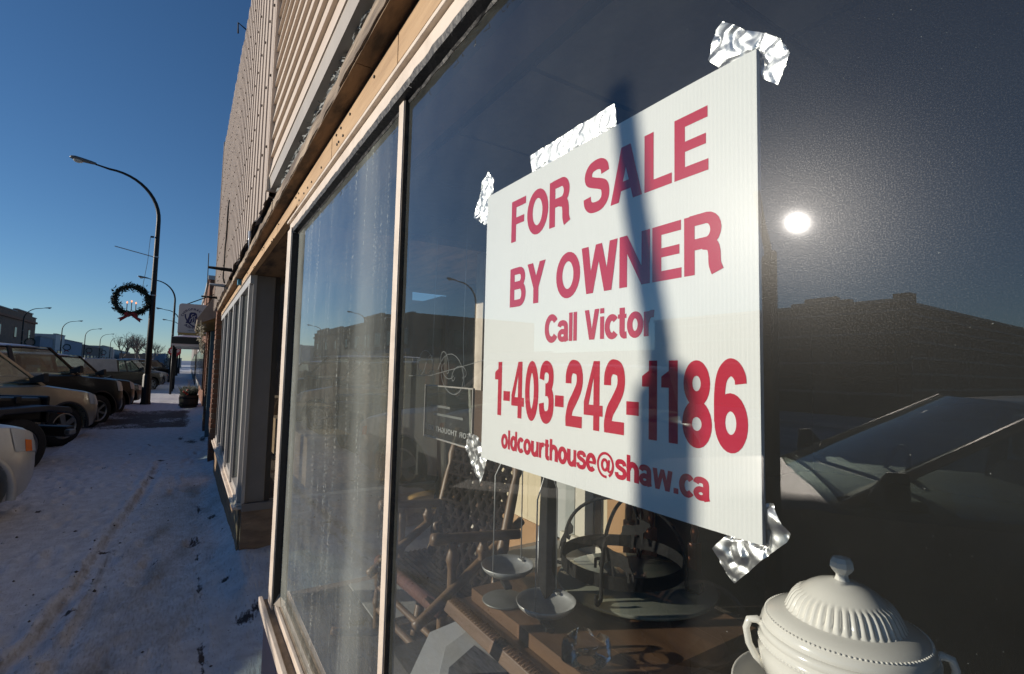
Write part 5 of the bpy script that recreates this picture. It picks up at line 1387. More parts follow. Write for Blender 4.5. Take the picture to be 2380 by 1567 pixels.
# the square off-roader with open wings between the white and sand cars
def offroader(loc, hd):
    c = thing('parked_offroader', 'black square off-roader with wide wheel arch flares next to the white car', 'car', loc, hd, 'vehicles parked along the kerb', world_parts=False)
    bk = paint('jeep_black', (.010, .011, .015), .35, .0, .05, .35)
    mb = MB(); mb.box(-1.95, .55, -.76, .76, .55, 1.14); mb.build('tub', bk, c, bevel=.04)
    mb = MB(); mb.hexa([(.55, -.66, .70), (1.86, -.56, .70), (1.86, .56, .70), (.55, .66, .70), (.55, -.68, 1.14), (1.84, -.55, 1.06), (1.84, .55, 1.06), (.55, .68, 1.14)]); hood = mb.build('hood', bk, c, bevel=.05)
    for sg in (-1, 1):
        mb = MB(); mb.box(1.40, 1.47, sg * .60 - .02, sg * .60 + .03, 1.00, 1.09); mb.build('hood_latch', plastic_dk, hood, bevel=.006)
    mb = MB(); mb.box(1.865, 1.91, -.60, .60, .68, 1.08); mb.build('grille', bk, c, bevel=.02)
    for k in range(7):
        mb = MB(); mb.box(1.908, 1.914, -.27 + k * .09 - .018, -.27 + k * .09 + .018, .76, 1.0); mb.build('grille_slot', plastic_dk, c)
    for sg in (-1, 1):
        mb = MB(); mb.lathe([(0, .03), (.085, .025), (.10, .0), (.10, -.02)], (1.905, sg * .42, .90), 18, axis='x'); mb.build('headlight', lamp_lens, c, True)
        fl = [(.68, .52), (.80, .86), (.92, .955), (1.62, .965), (1.92, .925), (1.97, .86), (1.96, .82), (1.86, .84), (1.62, .88), (1.0, .875), (.90, .80), (.78, .50)]
        mb = MB(); mb.prism([(x, z) for x, z in fl], .34, (0, .92 if sg > 0 else -.58, 0)); mb.build('wheel_flare', mat('flare_plastic', (.03, .032, .04), .45, var=.2), c, bevel=.02)
        fl = [(-1.95, .55), (-1.85, .86), (-1.72, .93), (-1.1, .93), (-.95, .84), (-.85, .55), (-.95, .55), (-1.05, .78), (-1.15, .85), (-1.68, .85), (-1.78, .78), (-1.86, .55)]
        mb = MB(); mb.prism(fl, .30, (0, .94 if sg > 0 else -.64, 0)); mb.build('wheel_flare', MATS['flare_plastic'], c, bevel=.02)
        mb = MB(); mb.box(1.90, 1.955, sg * .78 - .05, sg * .78 + .05, .82, .885); mb.build('marker_lamp', amber, c, bevel=.006)
        mb = MB(); mb.tube([(2.10, sg * .42, .55), (2.18, sg * .42, .56), (2.20, sg * .42, .61), (2.15, sg * .42, .63)], .016, 6); mb.build('tow_hook', black_iron, c, True)
    mb = MB(); mb.box(1.98, 2.12, -.82, .82, .46, .62); mb.build('bumper', plastic_dk, c, bevel=.02)
    for sg in (-1, 1):
        mb = MB(); mb.box(1.95, 2.06, sg * .86 - .05, sg * .86 + .05, .50, .58); mb.build('bumper_end', galv, c, bevel=.02)
    mb = MB(); mb.hexa([(-1.9, -.74, 1.14), (.35, -.74, 1.14), (.35, .74, 1.14), (-1.9, .74, 1.14), (-1.85, -.66, 1.78), (.02, -.66, 1.78), (.02, .66, 1.78), (-1.85, .66, 1.78)]); mb.build('soft_top', mat('canvas', (.02, .02, .022), .9, bump=.2), c, bevel=.04)
    mb = MB(); mb.quad((.40, -.68, 1.14), (.40, .68, 1.14), (.08, .62, 1.74), (.08, -.62, 1.74)); mb.build('windscreen', car_glass, c)
    add_wheels(c, (1.22, -1.32), .93, .40, .27, 5, mat('steel_rim', (.16, .16, .17), .5, metal=.5))
    mb = MB(); mb.box(-1.6, 1.8, -.55, .55, .36, .56); mb.build('chassis', plastic_dk, c)
    return c
offroader(nose(10.69, 2.46, 4.2), HD)

# ------------------------------------------------------------------ street lamps
def lamp(near=True):
    c = thing('street_lamp', 'x', 'street lamp', group='street lamps along the road', world_parts=False)
    mb = MB()
    pts = [(0, 0, 0), (0, 0, 3.0), (0, 0, 6.0), (0, 0, 6.9)]
    for i in range(1, 13):
        a = R(90 * i / 12)
        pts.append((0, 1.55 * (1 - math.cos(a)), 6.9 + 1.62 * math.sin(a)))
    pts += [(0, 1.75, 8.56), (0, 1.95, 8.60)]
    rad = [.105, .095, .078, .070] + [lerp(.066, .036, i / 12) for i in range(12)] + [.032, .030]
    mb.tube(pts, rad, 12); mb.build('pole', pole_m, c, True)
    mb = MB(); mb.lathe([(.12, -.05), (.17, -.05), (.17, .05), (.15, .12), (.14, 1.05), (.115, 1.12), (.10, 1.12)], (0, 0, 0), 10); mb.build('base_cover', pole_m, c, 30)
    for z in (2.9, 4.05, 5.5):
        mb = MB(); mb.lathe([(.09, -.02), (.095, -.02), (.095, .02), (.09, .02)], (0, 0, z), 12); mb.build('band', galv, c)
    mb = MB()
    rows = []
    for y, w, h0, h1 in ((1.93, .05, -.03, .05), (2.05, .07, -.04, .07), (2.3, .12, -.05, .09), (2.5, .14, -.04, .10), (2.62, .10, -.02, .08), (2.66, .03, .0, .04)):
        rows.append([(w * math.cos(a), y, 8.61 + (y - 1.95) * .10 + (h1 if math.sin(a) > 0 else -h0) * math.sin(a)) for a in [2 * math.pi * k / 10 for k in range(10)]])
    mb.grid(rows, True); hd = mb.build('lamp_head', mat('lamp_grey', (.10, .105, .11), .45, metal=.3), c, True)
    mb = MB()
    rows = []
    for t in range(6):
        a = R(90 * t / 5)
        rows.append([(.105 * math.cos(a) * math.cos(b), 2.42 + .15 * math.cos(a) * math.sin(b), 8.635 - .10 * math.sin(a)) for b in [2 * math.pi * k / 14 for k in range(14)]])
    mb.grid(rows, True); mb.build('lens', mat('lamp_glass', (.42, .40, .34), .15, spec=.7), hd, True)
    return c
lp = lamp()
NEAR = [(22.85, 'near lamp post carrying the candle wreath'), (51.2, 'second lamp post on the near pavement'), (78.7, 'third lamp post on the near pavement'), (98.0, 'fourth and smallest lamp post on the near pavement'), (-7.0, 'lamp post behind the camera on the near pavement'), ]
FAR = [(35.3, 'mirrored large left of the sign'), (64.5, 'far side before the stepped block'), (90.0, 'far side at the corner of the brick block'), (114.0, 'far side by the blue grey shop'), (137.0, 'third far side lamp from the brick block'), (158.5, 'fourth far side lamp from the brick block'), (178.0, 'farthest far side lamp before the bare trees')]
for i, (x, lb_) in enumerate(NEAR):
    o = lp if i == 0 else copy_tree(lp)
    o.location = (x, 1.62, 0); o.rotation_euler = (0, 0, 0)
    o['label'] = 'black street lamp with curved arm, ' + lb_
for x, lb_ in FAR:
    o = copy_tree(lp); o.location = (x, 18.9, .02); o.rotation_euler = (0, 0, math.pi)
    o['label'] = 'black street lamp with curved arm, ' + lb_
# banner arm and hanging wire on the near lamp
ba = thing('banner_arm', 'thin grey banner arm and wire on the wreath lamp post', 'bracket', (22.85, 1.7, 5.5))
mb = MB(); mb.tube([(22.85, 1.70, 5.50), (22.80, 2.85, 5.72)], .016, 6); mb.build('rod', galv, ba)
mb = MB(); mb.tube([(22.84, 1.72, 6.25), (22.83, 1.83, 6.24)], .035, 6); mb.build('socket', pole_m, ba)
mb = MB(); mb.tube([(22.83, 1.83, 6.22), (22.82, 1.86, 5.3), (22.82, 1.96, 4.25)], .007, 4); mb.build('wire', black_iron, ba)

# ------------------------------------------------------------------ wreaths
def wreath(nclump, r=.50, candles=True):
    w = thing('wreath', 'x', 'wreath', group='christmas wreaths on the lamp posts', world_parts=False)
    random.seed(31)
    mb = MB()
    for i in range(nclump):
        a = random.uniform(0, 2 * math.pi); rr = r + random.gauss(0, .055)
        p = Vector((random.gauss(0, .05), rr * math.cos(a), rr * math.sin(a)))
        d = Vector((random.gauss(0, .5), math.cos(a) * random.choice((-1, 1)) * random.random() - math.sin(a) * .8, math.sin(a) * random.choice((-1, 1)) * random.random() + math.cos(a) * .8)).normalized()
        s = random.uniform(.07, .14)
        u = d.orthogonal().normalized() * s * .20
        v = d.cross(u).normalized() * s * .20
        q = p + d * s
        mb.add([p + u, p - u, q, p + v, p - v], [(0, 1, 2), (3, 4, 2)])
    mb.tube([(0, r * math.cos(2 * math.pi * k / 24), r * math.sin(2 * math.pi * k / 24)) for k in range(25)], .055, 7, caps=False)
    tag(mb.build('fir_ring', needle, w, fix=False), kind='stuff')
    mb = MB()
    mb.prism([(-.20, .02), (-.06, .07), (0, .05), (.06, .07), (.20, .02), (.18, -.11), (.05, -.07), (0, -.09), (-.05, -.07), (-.18, -.11)], .05, (-.09, 0, -r + .0), (0, 1, 0))
    bow = mb.build('bow', red_cloth, w, bevel=.01)
    for sg in (-1, 1):
        mb = MB(); mb.prism([(0, -.06), (sg * .10, -.05), (sg * .38, -.20), (sg * .30, -.22), (sg * .30, -.31)], .02, (-.10, 0, -r), (0, 1, 0)); mb.build('ribbon_tail', red_cloth, bow)
    if candles:
        for y, h in ((-.13, .26), (0, .31), (.13, .26)):
            mb = MB(); mb.tube([(0, y, -r + .12), (0, y, -r + .12 + h)], .014, 8); ca = mb.build('candle', candle_m, w)
            mb = MB(); mb.lathe([(.014, 0), (.024, .02), (.018, .05), (.002, .075)], (0, y, -r + .12 + h), 8); mb.build('candle_bulb', flame_m, ca, True)
    return w
w0 = wreath(1500)
w0.location = (22.82, 2.24, 3.80); w0['label'] = 'dark fir wreath with three lit candles and red bow on near lamp post'
w1 = wreath(260, candles=False)
for i, (x, lb_) in enumerate(((90.0, 'by the brick block'), (114.0, 'before the grey blue building'), (137.0, 'before the brown shops'), (158.5, 'before the last brown shop'), (64.5, 'mirrored before the stepped building'))):
    o = w1 if i == 0 else copy_tree(w1)
    o.location = (x, 18.1, 4.0); o.scale = (1.0, 1.0, 1.0)
    o['label'] = 'small dark wreath on a far side lamp post ' + lb_
# ------------------------------------------------------------------ post at the kerb whose shadow falls across the sign
po = thing('kerb_post', 'square timber post with thin leaning pipe mirrored beside the for sale sign', 'post', (1.298, 1.90, 0))
mb = MB(); mb.hexa([(1.268, 1.87, -.1), (1.328, 1.87, -.1), (1.328, 1.93, -.1), (1.268, 1.93, -.1), (1.270, 1.872, 2.10), (1.326, 1.872, 2.07), (1.326, 1.928, 2.07), (1.270, 1.928, 2.10)]); mb.build('timber', mat('grey_timber', (.12, .095, .075), .9, col2=(.06, .05, .04), vscale=6, stretch=(3, 3, .4), bump=.4), po, bevel=.012)
mb = MB(); mb.tube([(1.297, 1.90, 2.03), (1.305, 1.90, 2.12), (1.335, 1.90, 2.26), (1.355, 1.90, 2.40)], .017, 10); mb.build('pipe', galv, po, True)

# ------------------------------------------------------------------ neighbouring shops on this side
bsh = thing('brick_shop', 'brick shop with lean-to awning beyond the siding front', 'building', (14, -.5, 0))
boxpart('wall', brick_dk, bsh, 8.62, 21.0, -3.0, -.22, -.1, 4.2)
random.seed(17)
def brick_pier(parent, xa, xb, y1, ztop):
    z = 0.0; i = 0
    boxpart('pier_core', mortar, parent, xa + .012, xb - .012, -.22, y1 - .016, -.1, ztop)
    while z < ztop:
        off = .045 if i % 2 else 0
        m_ = brick_m if random.random() < .8 else brick_dk
        mb = MB(); mb.box(xa - random.uniform(0, .004), lerp(xa, xb, .48) + off - .006, -.02 - off * 2, y1 + random.uniform(-.002, .004), z + .005, z + .068); mb.build('brick', m_, parent)
        mb = MB(); mb.box(lerp(xa, xb, .48) + off + .006, xb, -.02, y1 + random.uniform(-.002, .004), z + .005, z + .068); mb.build('brick', m_, parent)
        z += .076; i += 1
brick_pier(bsh, 8.95, 9.36, .045, 2.75)
brick_pier(bsh, 13.2, 13.6, .03, 2.7)
for a, b in ((9.4, 10.6), (10.7, 11.9), (12.0, 13.15), (13.7, 15.4), (15.6, 17.2), (17.5, 19.2)):
    mb = MB(); mb.box(a, b, -.21, -.16, .55, 2.15); wf = mb.build('window_frame', dark_al, bsh)
    mb = MB(); mb.box(a + .06, b - .06, -.159, -.15, .62, 2.08); mb.build('pane', dark_glass, wf)
boxpart('downpipe', wall_grey, bsh, 8.70, 8.78, -.16, -.06, .0, 2.6, bevel=.01)
boxpart('trim_strip', mat('teal_trim', (.10, .16, .19), .6), bsh, 12.0, 12.06, -.15, .02, .0, 2.2)
# awning: sloping boards on rafters with an end board
aw = thing('awning', 'tan sloping awning on bare rafters over the brick shop front', 'awning', (11.4, 0, 2.3))
mb = MB(); mb.hexa([(10.1, .285, 2.26), (13.6, .285, 2.26), (13.6, .30, 2.28), (10.1, .30, 2.28), (10.1, -.20, 3.10), (13.6, -.20, 3.10), (13.6, -.185, 3.13), (10.1, -.185, 3.13)]); mb.build('slope', mat('awning_tan', (.36, .30, .24), .8, var=.2), aw)
mb = MB(); mb.prism([(.283, 2.20), (.283, 2.275), (-.185, 3.08), (-.185, 2.42)], .03, (10.08, 0, 0), (0, 1, 0)); mb.build('end_board', MATS['awning_tan'], aw)
for i in range(9):
    x_ = 10.2 + i * .41
    mb = MB(); mb.hexa([(x_, -.18, 2.30), (x_ + .05, -.18, 2.30), (x_ + .05, .28, 2.21), (x_, .28, 2.21), (x_, -.18, 2.38), (x_ + .05, -.18, 2.38), (x_ + .05, .28, 2.25), (x_, .28, 2.25)]); mb.build('rafter', mat('fresh_lumber', (.55, .38, .17), .7, var=.2), aw)
# three iron arms over the pavement, with a thin aerial
for i, (x_, tip, z_, lb_) in enumerate(((4.96, .285, 2.335, 'nearest, carrying a thin aerial'), (5.89, .245, 2.32, 'middle pale'), (7.69, .285, 2.40, 'farthest'))):
    ar = thing('wall_arm', 'short iron sign arm sticking out of the fascia, %s one' % lb_, 'bracket', (x_, .09, z_), group='iron arms on the shop fascia')
    mb = MB(); mb.tube([(x_, .03, z_ - .012), (x_, .10, z_ - .004), (x_, tip, z_)], [.020, .017, .011], 8); mb.build('arm', black_iron if i != 1 else galv, ar, True)
    if i == 1:
        mb = MB(); mb.lathe([(.0, .02), (.028, .02), (.028, -.01), (.0, -.01)], (x_, .085, z_ - .008), 10, axis='y'); mb.build('flange', galv, ar)
    if i == 0:
        mb = MB(); mb.tube([(x_, tip, z_ + .12), (x_, tip - .002, z_), (x_, tip - .008, z_ - .32)], .0035, 5); mb.build('aerial', black_iron, ar)
# dried cream garland hanging from the awning
random.seed(41)
mb = MB()
for i in range(420):
    t = random.random()
    p = Vector((10.05 + random.gauss(0, .03), .235 - .05 * t + random.gauss(0, .022 * (1.2 - t) + .008), 2.20 - .50 * t))
    d = Vector((random.gauss(0, 1), random.gauss(0, 1), random.gauss(-.6, .7))).normalized() * random.uniform(.02, .045)
    u = d.orthogonal().normalized() * .008
    mb.add([p - u, p + d * .5 + u, p + d, p + d * .5 - u], [(0, 1, 2, 3)])
mb.tube([(10.05, .235, 2.26), (10.05, .19, 1.70)], .006, 5)
tag(mb.build('dried_garland', mat('dried_leaf', (.50, .45, .33), .8, var=.3), None, fix=False), 'cream dried garland hanging from the awning corner', 'garland')
# chiropractor's hanging sign box
cs = thing('hanging_sign', 'white rounded box sign with blue figure emblem above the pavement', 'sign', (14.5, .3, 2.2))
SXc = 14.5
def rr_poly(y0, y1, z0, z1, r, n=6):
    out = []
    for (cy, cz, a0) in ((y1 - r, z1 - r, 0), (y0 + r, z1 - r, 90), (y0 + .01, z0 + .01, 180), (y1 - .01, z0 + .01, 270)):
        q = r if a0 < 180 else .01
        out += [(cy + q * math.cos(R(a0 + 90 * k / n)), cz + q * math.sin(R(a0 + 90 * k / n))) for k in range(n + 1)]
    return out
sign_white = mat('sign_white', (.62, .62, .60), .5, var=.06)
sign_blue = mat('sign_blue', (.020, .025, .11), .5)
mb = MB(); mb.prism(rr_poly(.04, .645, 2.27, 2.985, .07), .30, (SXc, 0, 0), (0, 1, 0)); mb.build('box', sign_white, cs, bevel=.006)
boxpart('underside', mat('sign_yellow', (.55, .38, .12), .6), cs, SXc + .01, SXc + .29, .05, .63, 2.225, 2.2685)
mb = MB()
YC = .345
# seen from -X the viewer's right is -Y, so angles run from the left (+Y) side over the top
def arc_text(text, r, zc, a0, a1, hgt, inward=False):
    def pl(u, v, li):
        a = R(lerp(a0, a1, u)); q = r + (v * hgt if not inward else (v - 1) * hgt)
        return (SXc - .0025 - .0004 * li, YC + q * math.cos(a), zc + q * math.sin(a))
    text_mesh(mb, text, pl, .18)
arc_text('CHIROPRACTIC', .205, 2.625, 12, 168, .052)
def low_text(text, r, zc, a0, a1, hgt):
    def pl(u, v, li):
        a = R(lerp(a0, a1, u)); q = r - v * hgt
        return (SXc - .0025 - .0004 * li, YC + q * math.cos(a), zc + q * math.sin(a))
    text_mesh(mb, text, pl, .12)
low_text('Alberta', .235, 2.615, -42, -138, .062)
text_mesh(mb, 'CHIROPRACTOR', lambda u, v, li: (SXc - .0025 - .0004 * li, YC + .085 - .17 * u, 2.318 + .018 * v), .1)
mb.build('lettering', sign_blue, cs, fix=False)
mb = MB(); mb.add([(SXc - .003, YC + y, 2.625 + z) for y, z in ((.145, -.12), (.085, .05), (.075, .125), (.04, .155), (-.04, .155), (-.075, .125), (-.10, .0), (-.15, -.12), (-.05, -.12), (-.03, -.08), (.02, -.10), (.04, -.12))], [tuple(range(12))]); em = mb.build('emblem', sign_blue, cs, fix=False)
mb = MB()
def curve_strip(P, w):
    P = smooth_path(P, 6); n_ = len(P)
    L_, R_ = [], []
    for i in range(n_):
        a, b = P[max(i - 1, 0)], P[min(i + 1, n_ - 1)]
        dx, dy = b[0] - a[0], b[1] - a[1]; l = math.hypot(dx, dy) or 1
        L_.append((SXc - .0042, YC + P[i][0] - dy / l * w, 2.625 + P[i][1] + dx / l * w)); R_.append((SXc - .0042, YC + P[i][0] + dy / l * w, 2.625 + P[i][1] - dx / l * w))
    mb.add(L_ + R_, [(i, i + 1, n_ + i + 1, n_ + i) for i in range(n_ - 1)])
curve_strip([(.06, -.09), (.05, -.02), (.015, .02), (.03, .08), (-.01, .11)], .006)
curve_strip([(.02, -.10), (.0, -.03), (.0, .03), (-.02, .06)], .006)
curve_strip([(-.03, -.09), (-.045, -.02), (-.03, .04), (-.06, .08)], .006)
mb.build('emblem_figure', sign_white, em, fix=False)
mb = MB(); curve_strip([(.16, .10), (.15, .02), (.09, -.10), (-.02, -.19), (-.06, -.185)], .014); mb.build('emblem_swoosh', sign_blue, em, fix=False)
for y_ in (.1, .5):
    mb = MB(); mb.tube([(SXc + .15, y_, 2.98), (SXc + .15, -.2, 3.35)], .012, 6); mb.build('stay', black_iron, cs)
mb = MB(); mb.tube([(SXc + .15, .04, 2.7), (SXc + .15, -.24, 2.7)], .025, 6); mb.build('bracket', black_iron, cs)

# half barrel planter
pt = thing('barrel_planter', 'dark half barrel planter with evergreens and red ornaments', 'planter', (20.85, .30, 0))
mb = MB(); mb.lathe([(0, 0), (.25, .0), (.285, .16), (.295, .28), (.29, .42), (.265, .42), (.265, .36), (0, .36)], (20.85, .29, .01), 18); mb.build('barrel', mat('barrel_wood', (.06, .042, .03), .85, var=.4, vscale=12, stretch=(3, 3, .5)), pt, 25)
for z_ in (.10, .33):
    mb = MB(); mb.lathe([(.283, -.02), (.298, -.02), (.300, .02), (.285, .02)], (20.85, .29, z_), 18); mb.build('hoop', black_iron, pt)
random.seed(4)
mb = MB()
for i in range(360):
    a = random.uniform(0, 6.28); r = .24 * math.sqrt(random.random())
    p = Vector((20.85 + r * math.cos(a), .29 + r * math.sin(a), .38))
    d = Vector((random.gauss(0, .35), random.gauss(0, .35), 1)).normalized() * random.uniform(.14, .46)
    u = d.orthogonal().normalized() * .018
    mb.add([p + u, p - u, p + d * .6 - u * .7, p + d, p + d * .6 + u * .7], [(0, 1, 2, 3, 4)])
tag(mb.build('evergreen', needle, pt, fix=False), kind='stuff')
for i in range(6):
    mb = MB(); mb.lathe([(0, .035), (.022, .026), (.034, 0), (.022, -.026), (0, -.035)], (20.60 + .02 * i, .34 + .055 * (i % 3), .48 + .045 * (i % 4)), 10); mb.build('ornament', mat('red_ornament', (.50, .05, .02), .25), pt, True)
mb = MB()
for i in range(9):
    mb.tube([(20.85, .26, .4), (20.85 + random.gauss(0, .05), .26 + random.gauss(0, .05), .75), (20.85 + random.gauss(0, .09), .26 + random.gauss(0, .10), .98)], .003, 4)
mb.build('twigs', bark, pt)
mb = MB(); mb.box(21.06, 21.35, .12, .50, .0, .72); tag(mb.build('planter_box', mat('box_grey', (.20, .18, .16), .9, var=.3), None, bevel=.02), 'grey planter box just behind the half barrel', 'planter')

# ------------------------------------------------------------------ shops farther along this side
def simple_front(name, label, x0, x1, y, h, m_, nwin, zw=(.6, 2.3), depth=9, upper=False):
    b = thing(name, label, 'building', ((x0 + x1) / 2, y - 3, 0))
    boxpart('wall', m_, b, x0 + .01, x1 - .01, y - depth, y, -.1, h)
    boxpart('parapet_cap', stucco_lt if m_ is not stucco_lt else conc, b, x0, x1, y - .3, y + .06, h + .002, h + .15)
    st = (x1 - x0) / nwin
    for i in range(nwin):
        a = x0 + st * i + st * .12; e = x0 + st * (i + 1) - st * .12
        mb = MB(); mb.box(a, e, y + .002, y + .05, zw[0], zw[1]); f = mb.build('window_frame', dark_al, b)
        mb = MB(); mb.box(a + .08, e - .08, y + .0505, y + .056, zw[0] + .08, zw[1] - .08); mb.build('pane', dark_glass, f)
    return b
simple_front('terrace_shop', 'dark brick shop under the marquee', 21.02, 29.5, -.12, 4.6, brick_m, 4)
simple_front('terrace_shop', 'pale stucco shop beyond the marquee', 29.52, 44, -.15, 5.0, stucco_lt, 5)
simple_front('terrace_shop', 'brown shop far along the near pavement', 44.02, 70, -.1, 5.6, stucco_br, 7)
simple_front('terrace_shop', 'grey shop at the end of the near pavement', 70.02, 130, -.15, 5.2, conc, 12)
mq = thing('marquee', 'dark green flat marquee with snow on top over the pavement', 'canopy', (33, .5, 2.6))
boxpart('fascia', mat('marquee_green', (.012, .022, .02), .6), mq, 29.6, 37.0, -.149, 1.14, 2.52, 2.86)
boxpart('soffit', mat('soffit_white', (.55, .55, .53), .7), mq, 29.62, 36.98, -.148, 1.12, 2.44, 2.5185)
mb = MB(); mb.hexa([(29.62, -.14, 2.862), (36.9, -.14, 2.862), (36.9, 1.1, 2.862), (29.62, 1.1, 2.862), (29.8, -.14, 3.10), (36.9, -.14, 3.10), (36.9, .9, 2.92), (29.8, .9, 2.92)]); mb.build('snow', snowcap, mq)
for x_ in (30.2, 33.3, 36.5):
    mb = MB(); mb.tube([(x_, 1.05, 0), (x_, 1.05, 2.44)], .05, 8); mb.build('post', pole_m, mq, True)
for x_, y_, k_ in ((44.0, 1.25, 'beside the second near lamp post'), (62.0, 16.4, 'across the road before the brown shops')):
    so = thing('stop_sign', 'red octagonal stop sign ' + k_, 'traffic sign', (x_, y_, 0), group='stop signs')
    mb = MB(); mb.tube([(x_ + .03, y_, -.1), (x_ + .03, y_, 2.9)], .03, 6); mb.build('post', galv, so)
    mb = MB(); mb.prism([(.42 * math.cos(R(22.5 + 45 * k)), .42 * math.sin(R(22.5 + 45 * k))) for k in range(8)], .01, (x_ - .012, y_, 2.45), (0, 1, 0)); mb.build('plate', mat('stop_red', (.42, .02, .025), .5), so)
    mb = MB(); text_mesh(mb, 'STOP', lambda u, v, li: (x_ - .014 - .0004 * li, y_ + .30 - .60 * u, 2.34 + .24 * v), .1); mb.build('lettering', sign_white, so, fix=False)

# ------------------------------------------------------------------ far side of the street
def far_building(name, label, prof, y, depth, m_, floors, x0=None, x1=None, extra=None):
    """prof: parapet steps [(x, height)...] from low x to high x"""
    b = thing(name, label, 'building', (prof[0][0], y, 0))
    for i, ((xa, h), (xb, _)) in enumerate(zip(prof, prof[1:])):
        boxpart('wall', m_, b, xa + .003, xb - .003, y + .0, y + depth, -.1, h)
        boxpart('coping', conc, b, xa, xb, y - .12, y + .4, h + .003, h + .14)
    xa, xb = prof[0][0], prof[-1][0]
    for z0, z1, nwin, wfrac, inset in floors:
        stp = (xb - xa) / nwin
        for i in range(nwin):
            a = xa + stp * (i + .5 - wfrac / 2); e = xa + stp * (i + .5 + wfrac / 2)
            mb = MB(); mb.box(a, e, y - .05, y - .003, z0, z1); f = mb.build('window_frame', inset, b)
            mb = MB(); mb.box(a + .1, e - .1, y - .056, y - .0505, z0 + .1, z1 - .1); mb.build('pane', dark_glass, f)
    return b
A_ = far_building('brick_block', 'two storey dark brick corner block across the road at far left', [(82.6, 8.4), (90, 8.7), (101, 9.05), (110, 8.5), (112.4, 8.5)], 22, 16, brick_dk, [(.5, 3.0, 7, .75, dark_al), (4.9, 6.5, 4, .16, brick_m)])
boxpart('cornice', brick_m, A_, 82.5, 112.4, 21.75, 21.998, 7.6, 7.9)
boxpart('string_course', conc, A_, 82.5, 112.4, 21.85, 21.998, 3.5, 3.75)
B_ = far_building('stepped_block', 'grey brown commercial block with stepped parapet mirrored in the glass', [(56.7, 8.35), (68.2, 9.2), (76.7, 8.4), (82.58, 8.4)], 22, 18, mat('brown_render', (.16, .115, .10), .9, var=.2, vscale=.6), [(.5, 3.2, 5, .8, dark_al), (4.6, 6.6, 5, .5, conc)])
for i in range(4):
    mb = MB(); mb.box(56.64, 56.695, 24 + i * 3.6, 26 + i * 3.6, 4.4, 6.6); mb.build('pane', dark_glass, B_)
boxpart('shop_band', mat('sign_band', (.10, .12, .17), .6), B_, 57, 82, 21.8, 21.94, 3.4, 4.1)
C_ = far_building('low_shop', 'low dark brick shop with stepped parapet mirrored at right of the glass', [(7.42, 4.45), (9.9, 4.6), (11.7, 4.48), (19.5, 4.48)], 22, 17, brick_dk, [(.4, 2.9, 4, .7, dark_al)])
boxpart('chimney', brick_dk, C_, 7.5, 8.05, 22.3, 22.9, 4.4, 4.82)
boxpart('parapet_step', brick_dk, C_, 9.95, 11.2, 22.02, 22.4, 4.6, 4.92)
for i, z_ in enumerate((.9, 1.5, 2.1, 2.7, 3.25, 3.7, 4.1)):
    boxpart('brick_ledge', brick_m if i % 2 else conc, C_, 7.40, 19.5, 21.93 + .01 * (i % 2), 21.997, z_, z_ + .10)
    boxpart('brick_ledge', conc, C_, 7.35, 7.418, 21.93, 39.0, z_ + .2, z_ + .30)
boxpart('parapet_step', brick_dk, C_, 9.45, 9.94, 22.02, 22.4, 4.44, 4.76)
far_building('low_shop', 'low pale shop set back between the two mirrored blocks', [(24, 3.3), (40, 3.5), (52, 3.5)], 30, 10, conc, [(.5, 2.4, 6, .6, dark_al)])
far_building('roadside_shop', 'blue grey shop front past the dark brick block', [(112.5, 5.6), (122.0, 5.6)], 21.3, 12, stucco_blue, [(.5, 2.8, 3, .8, stucco_lt)])
far_building('roadside_shop', 'pale tall pier front next to the blue grey shop', [(122.1, 6.5), (130, 6.5)], 21.0, 12, stucco_lt, [(.6, 3.6, 1, .5, dark_al)])
far_building('roadside_shop', 'slate grey shop front with tall side panel', [(130.1, 5.8), (146, 5.8), (149.5, 6.2)], 21.0, 12, stucco_blue, [(.5, 3.0, 4, .7, stucco_lt)])
far_building('roadside_shop', 'brown shop front far down the road', [(150, 5.5), (183, 5.5)], 21.0, 12, stucco_br, [(.5, 3.2, 6, .5, stucco_lt)])
far_building('roadside_shop', 'grey brown shop front farthest down the road', [(183.2, 6.3), (206, 6.3)], 21.0, 12, conc, [(.5, 3.2, 4, .5, dark_al)])

for i, (xa, xb, yy, hh, mm, lb_) in enumerate(((235, 262, 14, 5.2, stucco_br, 'brown low building closing the street behind the trees'), (264, 300, 9, 6.0, stucco_blue, 'slate building at the end of the street'), (305, 330, 3.5, 4.6, conc, 'grey building at the end of the street beside the pole'), (240, 300, 24, 6.5, stucco_lt, 'pale long building behind the bare trees'))):
    far_building('distant_building', lb_, [(xa, hh), (xb, hh)], yy, 8, mm, [(.8, 2.8, 3, .6, dark_al)])

# ------------------------------------------------------------------ winter trees and the far ridge
def bare_tree(loc, h, seed, label):
    random.seed(seed)
    t = thing('bare_tree', label, 'tree', loc, group='bare winter trees', world_parts=False)
    tr, cr = MB(), MB()
    def grow(p, d, l, r, lev):
        q = p + d * l
        (tr if lev < 2 else cr).tube([p, p.lerp(q, .5) + Vector((random.gauss(0, .03), random.gauss(0, .03), 0)) * l, q], [r, r * .85, r * .7], 5 if lev < 2 else 3, caps=False)
        if lev >= 6: return
        for _ in range(3 if lev < 4 else 2):
            nd = (d + Vector((random.gauss(0, .42), random.gauss(0, .42), random.gauss(.10, .2)))).normalized()
            grow(p.lerp(q, random.uniform(.6, 1)), nd, l * random.uniform(.62, .85), r * .62, lev + 1)
    grow(Vector((0, 0, -.3)), Vector((0, 0, 1)), h * .24, h * .022, 0)
    tr.build('trunk', bark, t, True); cr.build('crown', bark, t, fix=False)
    return t
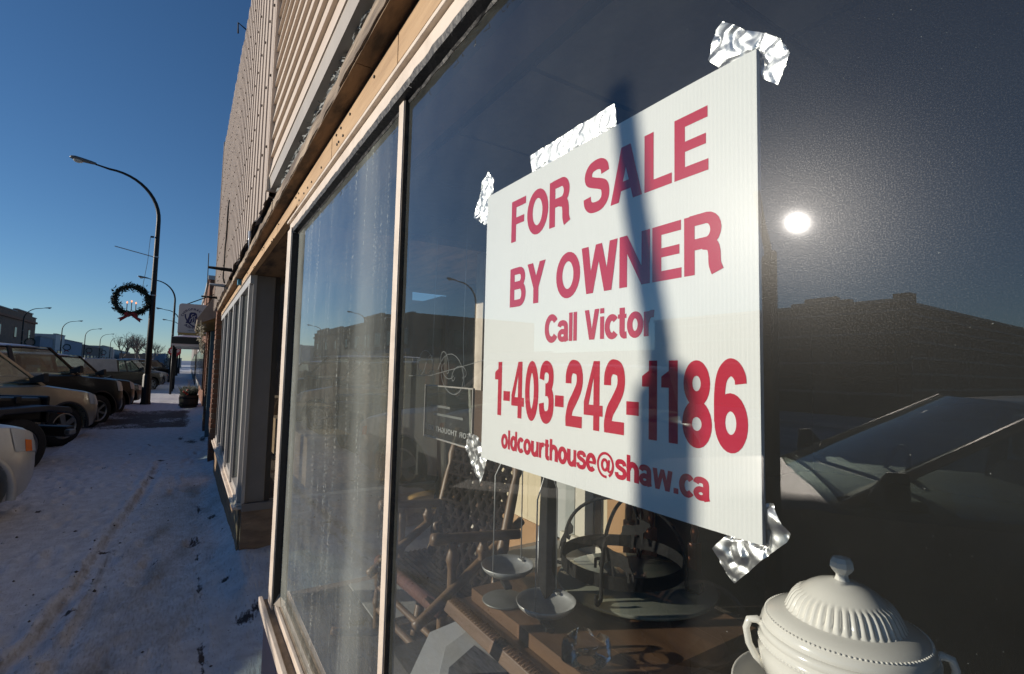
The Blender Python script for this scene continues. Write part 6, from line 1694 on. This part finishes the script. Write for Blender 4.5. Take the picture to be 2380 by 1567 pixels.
for i, (x_, y_, h_, lb_) in enumerate(((206, 18.5, 17, 'left of the three beyond the shops'), (212, 14, 18, 'tallest beyond the shops'), (210, 11, 15, 'right one near the lamp post'), (226, 16, 17, 'behind the tallest one'))):
    bare_tree((x_, y_, -.3), h_, 50 + i, 'bare leafless winter tree, ' + lb_)
cf = thing('spruce_tree', 'small dark spruce beside the bare trees', 'tree', (190, 5.6, -.3))
mb = MB(); mb.tube([(190, 5.6, -.3), (190, 5.6, 5.5)], [.15, .03], 6); mb.build('trunk', bark, cf)
mb = MB()
for i in range(500):
    t_ = random.random(); a = random.uniform(0, 6.28); r = 1.5 * (1 - t_) * random.uniform(.3, 1)
    p = Vector((190 + r * math.cos(a), 5.6 + r * math.sin(a), .5 + 5.2 * t_))
    mb.add([p, p + Vector((.3 * math.cos(a) + .1, .3 * math.sin(a), -.2)), p + Vector((.3 * math.cos(a) - .1, .3 * math.sin(a) + .15, -.15))], [(0, 1, 2)])
tag(mb.build('crown', needle, cf, fix=False), kind='stuff')
rows = []
for i in range(60):
    y_ = -700 + i * 45
    rows.append([(2300, y_, -5), (2300 + 40, y_, 16 + 9 * fbm(y_ * .004, 2, 1, 4)), (2500, y_, -5)])
mb = MB(); mb.grid(rows); tag(mb.build('hills', hill_m, None, True), kind='structure')

# more parked vehicles down the street, copied from the ones built above
src = {o['label']: o for o in bpy.data.objects if o.parent is None and o.get('group') == 'vehicles parked along the kerb'}
kinds = list(src.values())
def clone(i, x_, y_, rz, lb_):
    o = copy_tree(kinds[i % len(kinds)]); o.location = (x_, y_, -.10); o.rotation_euler = (0, 0, rz); o['label'] = lb_
for j, (i, x_) in enumerate(((3, 46.0), (1, 50.5), (5, 55), (2, 61), (4, 66), (0, 71))):
    clone(i, x_ - fw.x * 2.3, 2.1 - fw.y * 2.3, HD, '%s vehicle in the far part of the near kerb row' % ('first', 'second', 'third', 'fourth', 'fifth', 'sixth')[j])
for j, (i, x_) in enumerate(((4, 14.0), (3, 27.5), (7, 33), (5, 46), (1, 58), (2, 75), (3, 84), (0, 101))):
    clone(i, x_, 15.6, math.pi - HD - R(0) + 0, '%s vehicle counted along the opposite kerb' % ('first', 'second', 'third', 'fourth', 'fifth', 'sixth', 'seventh', 'eighth')[j])
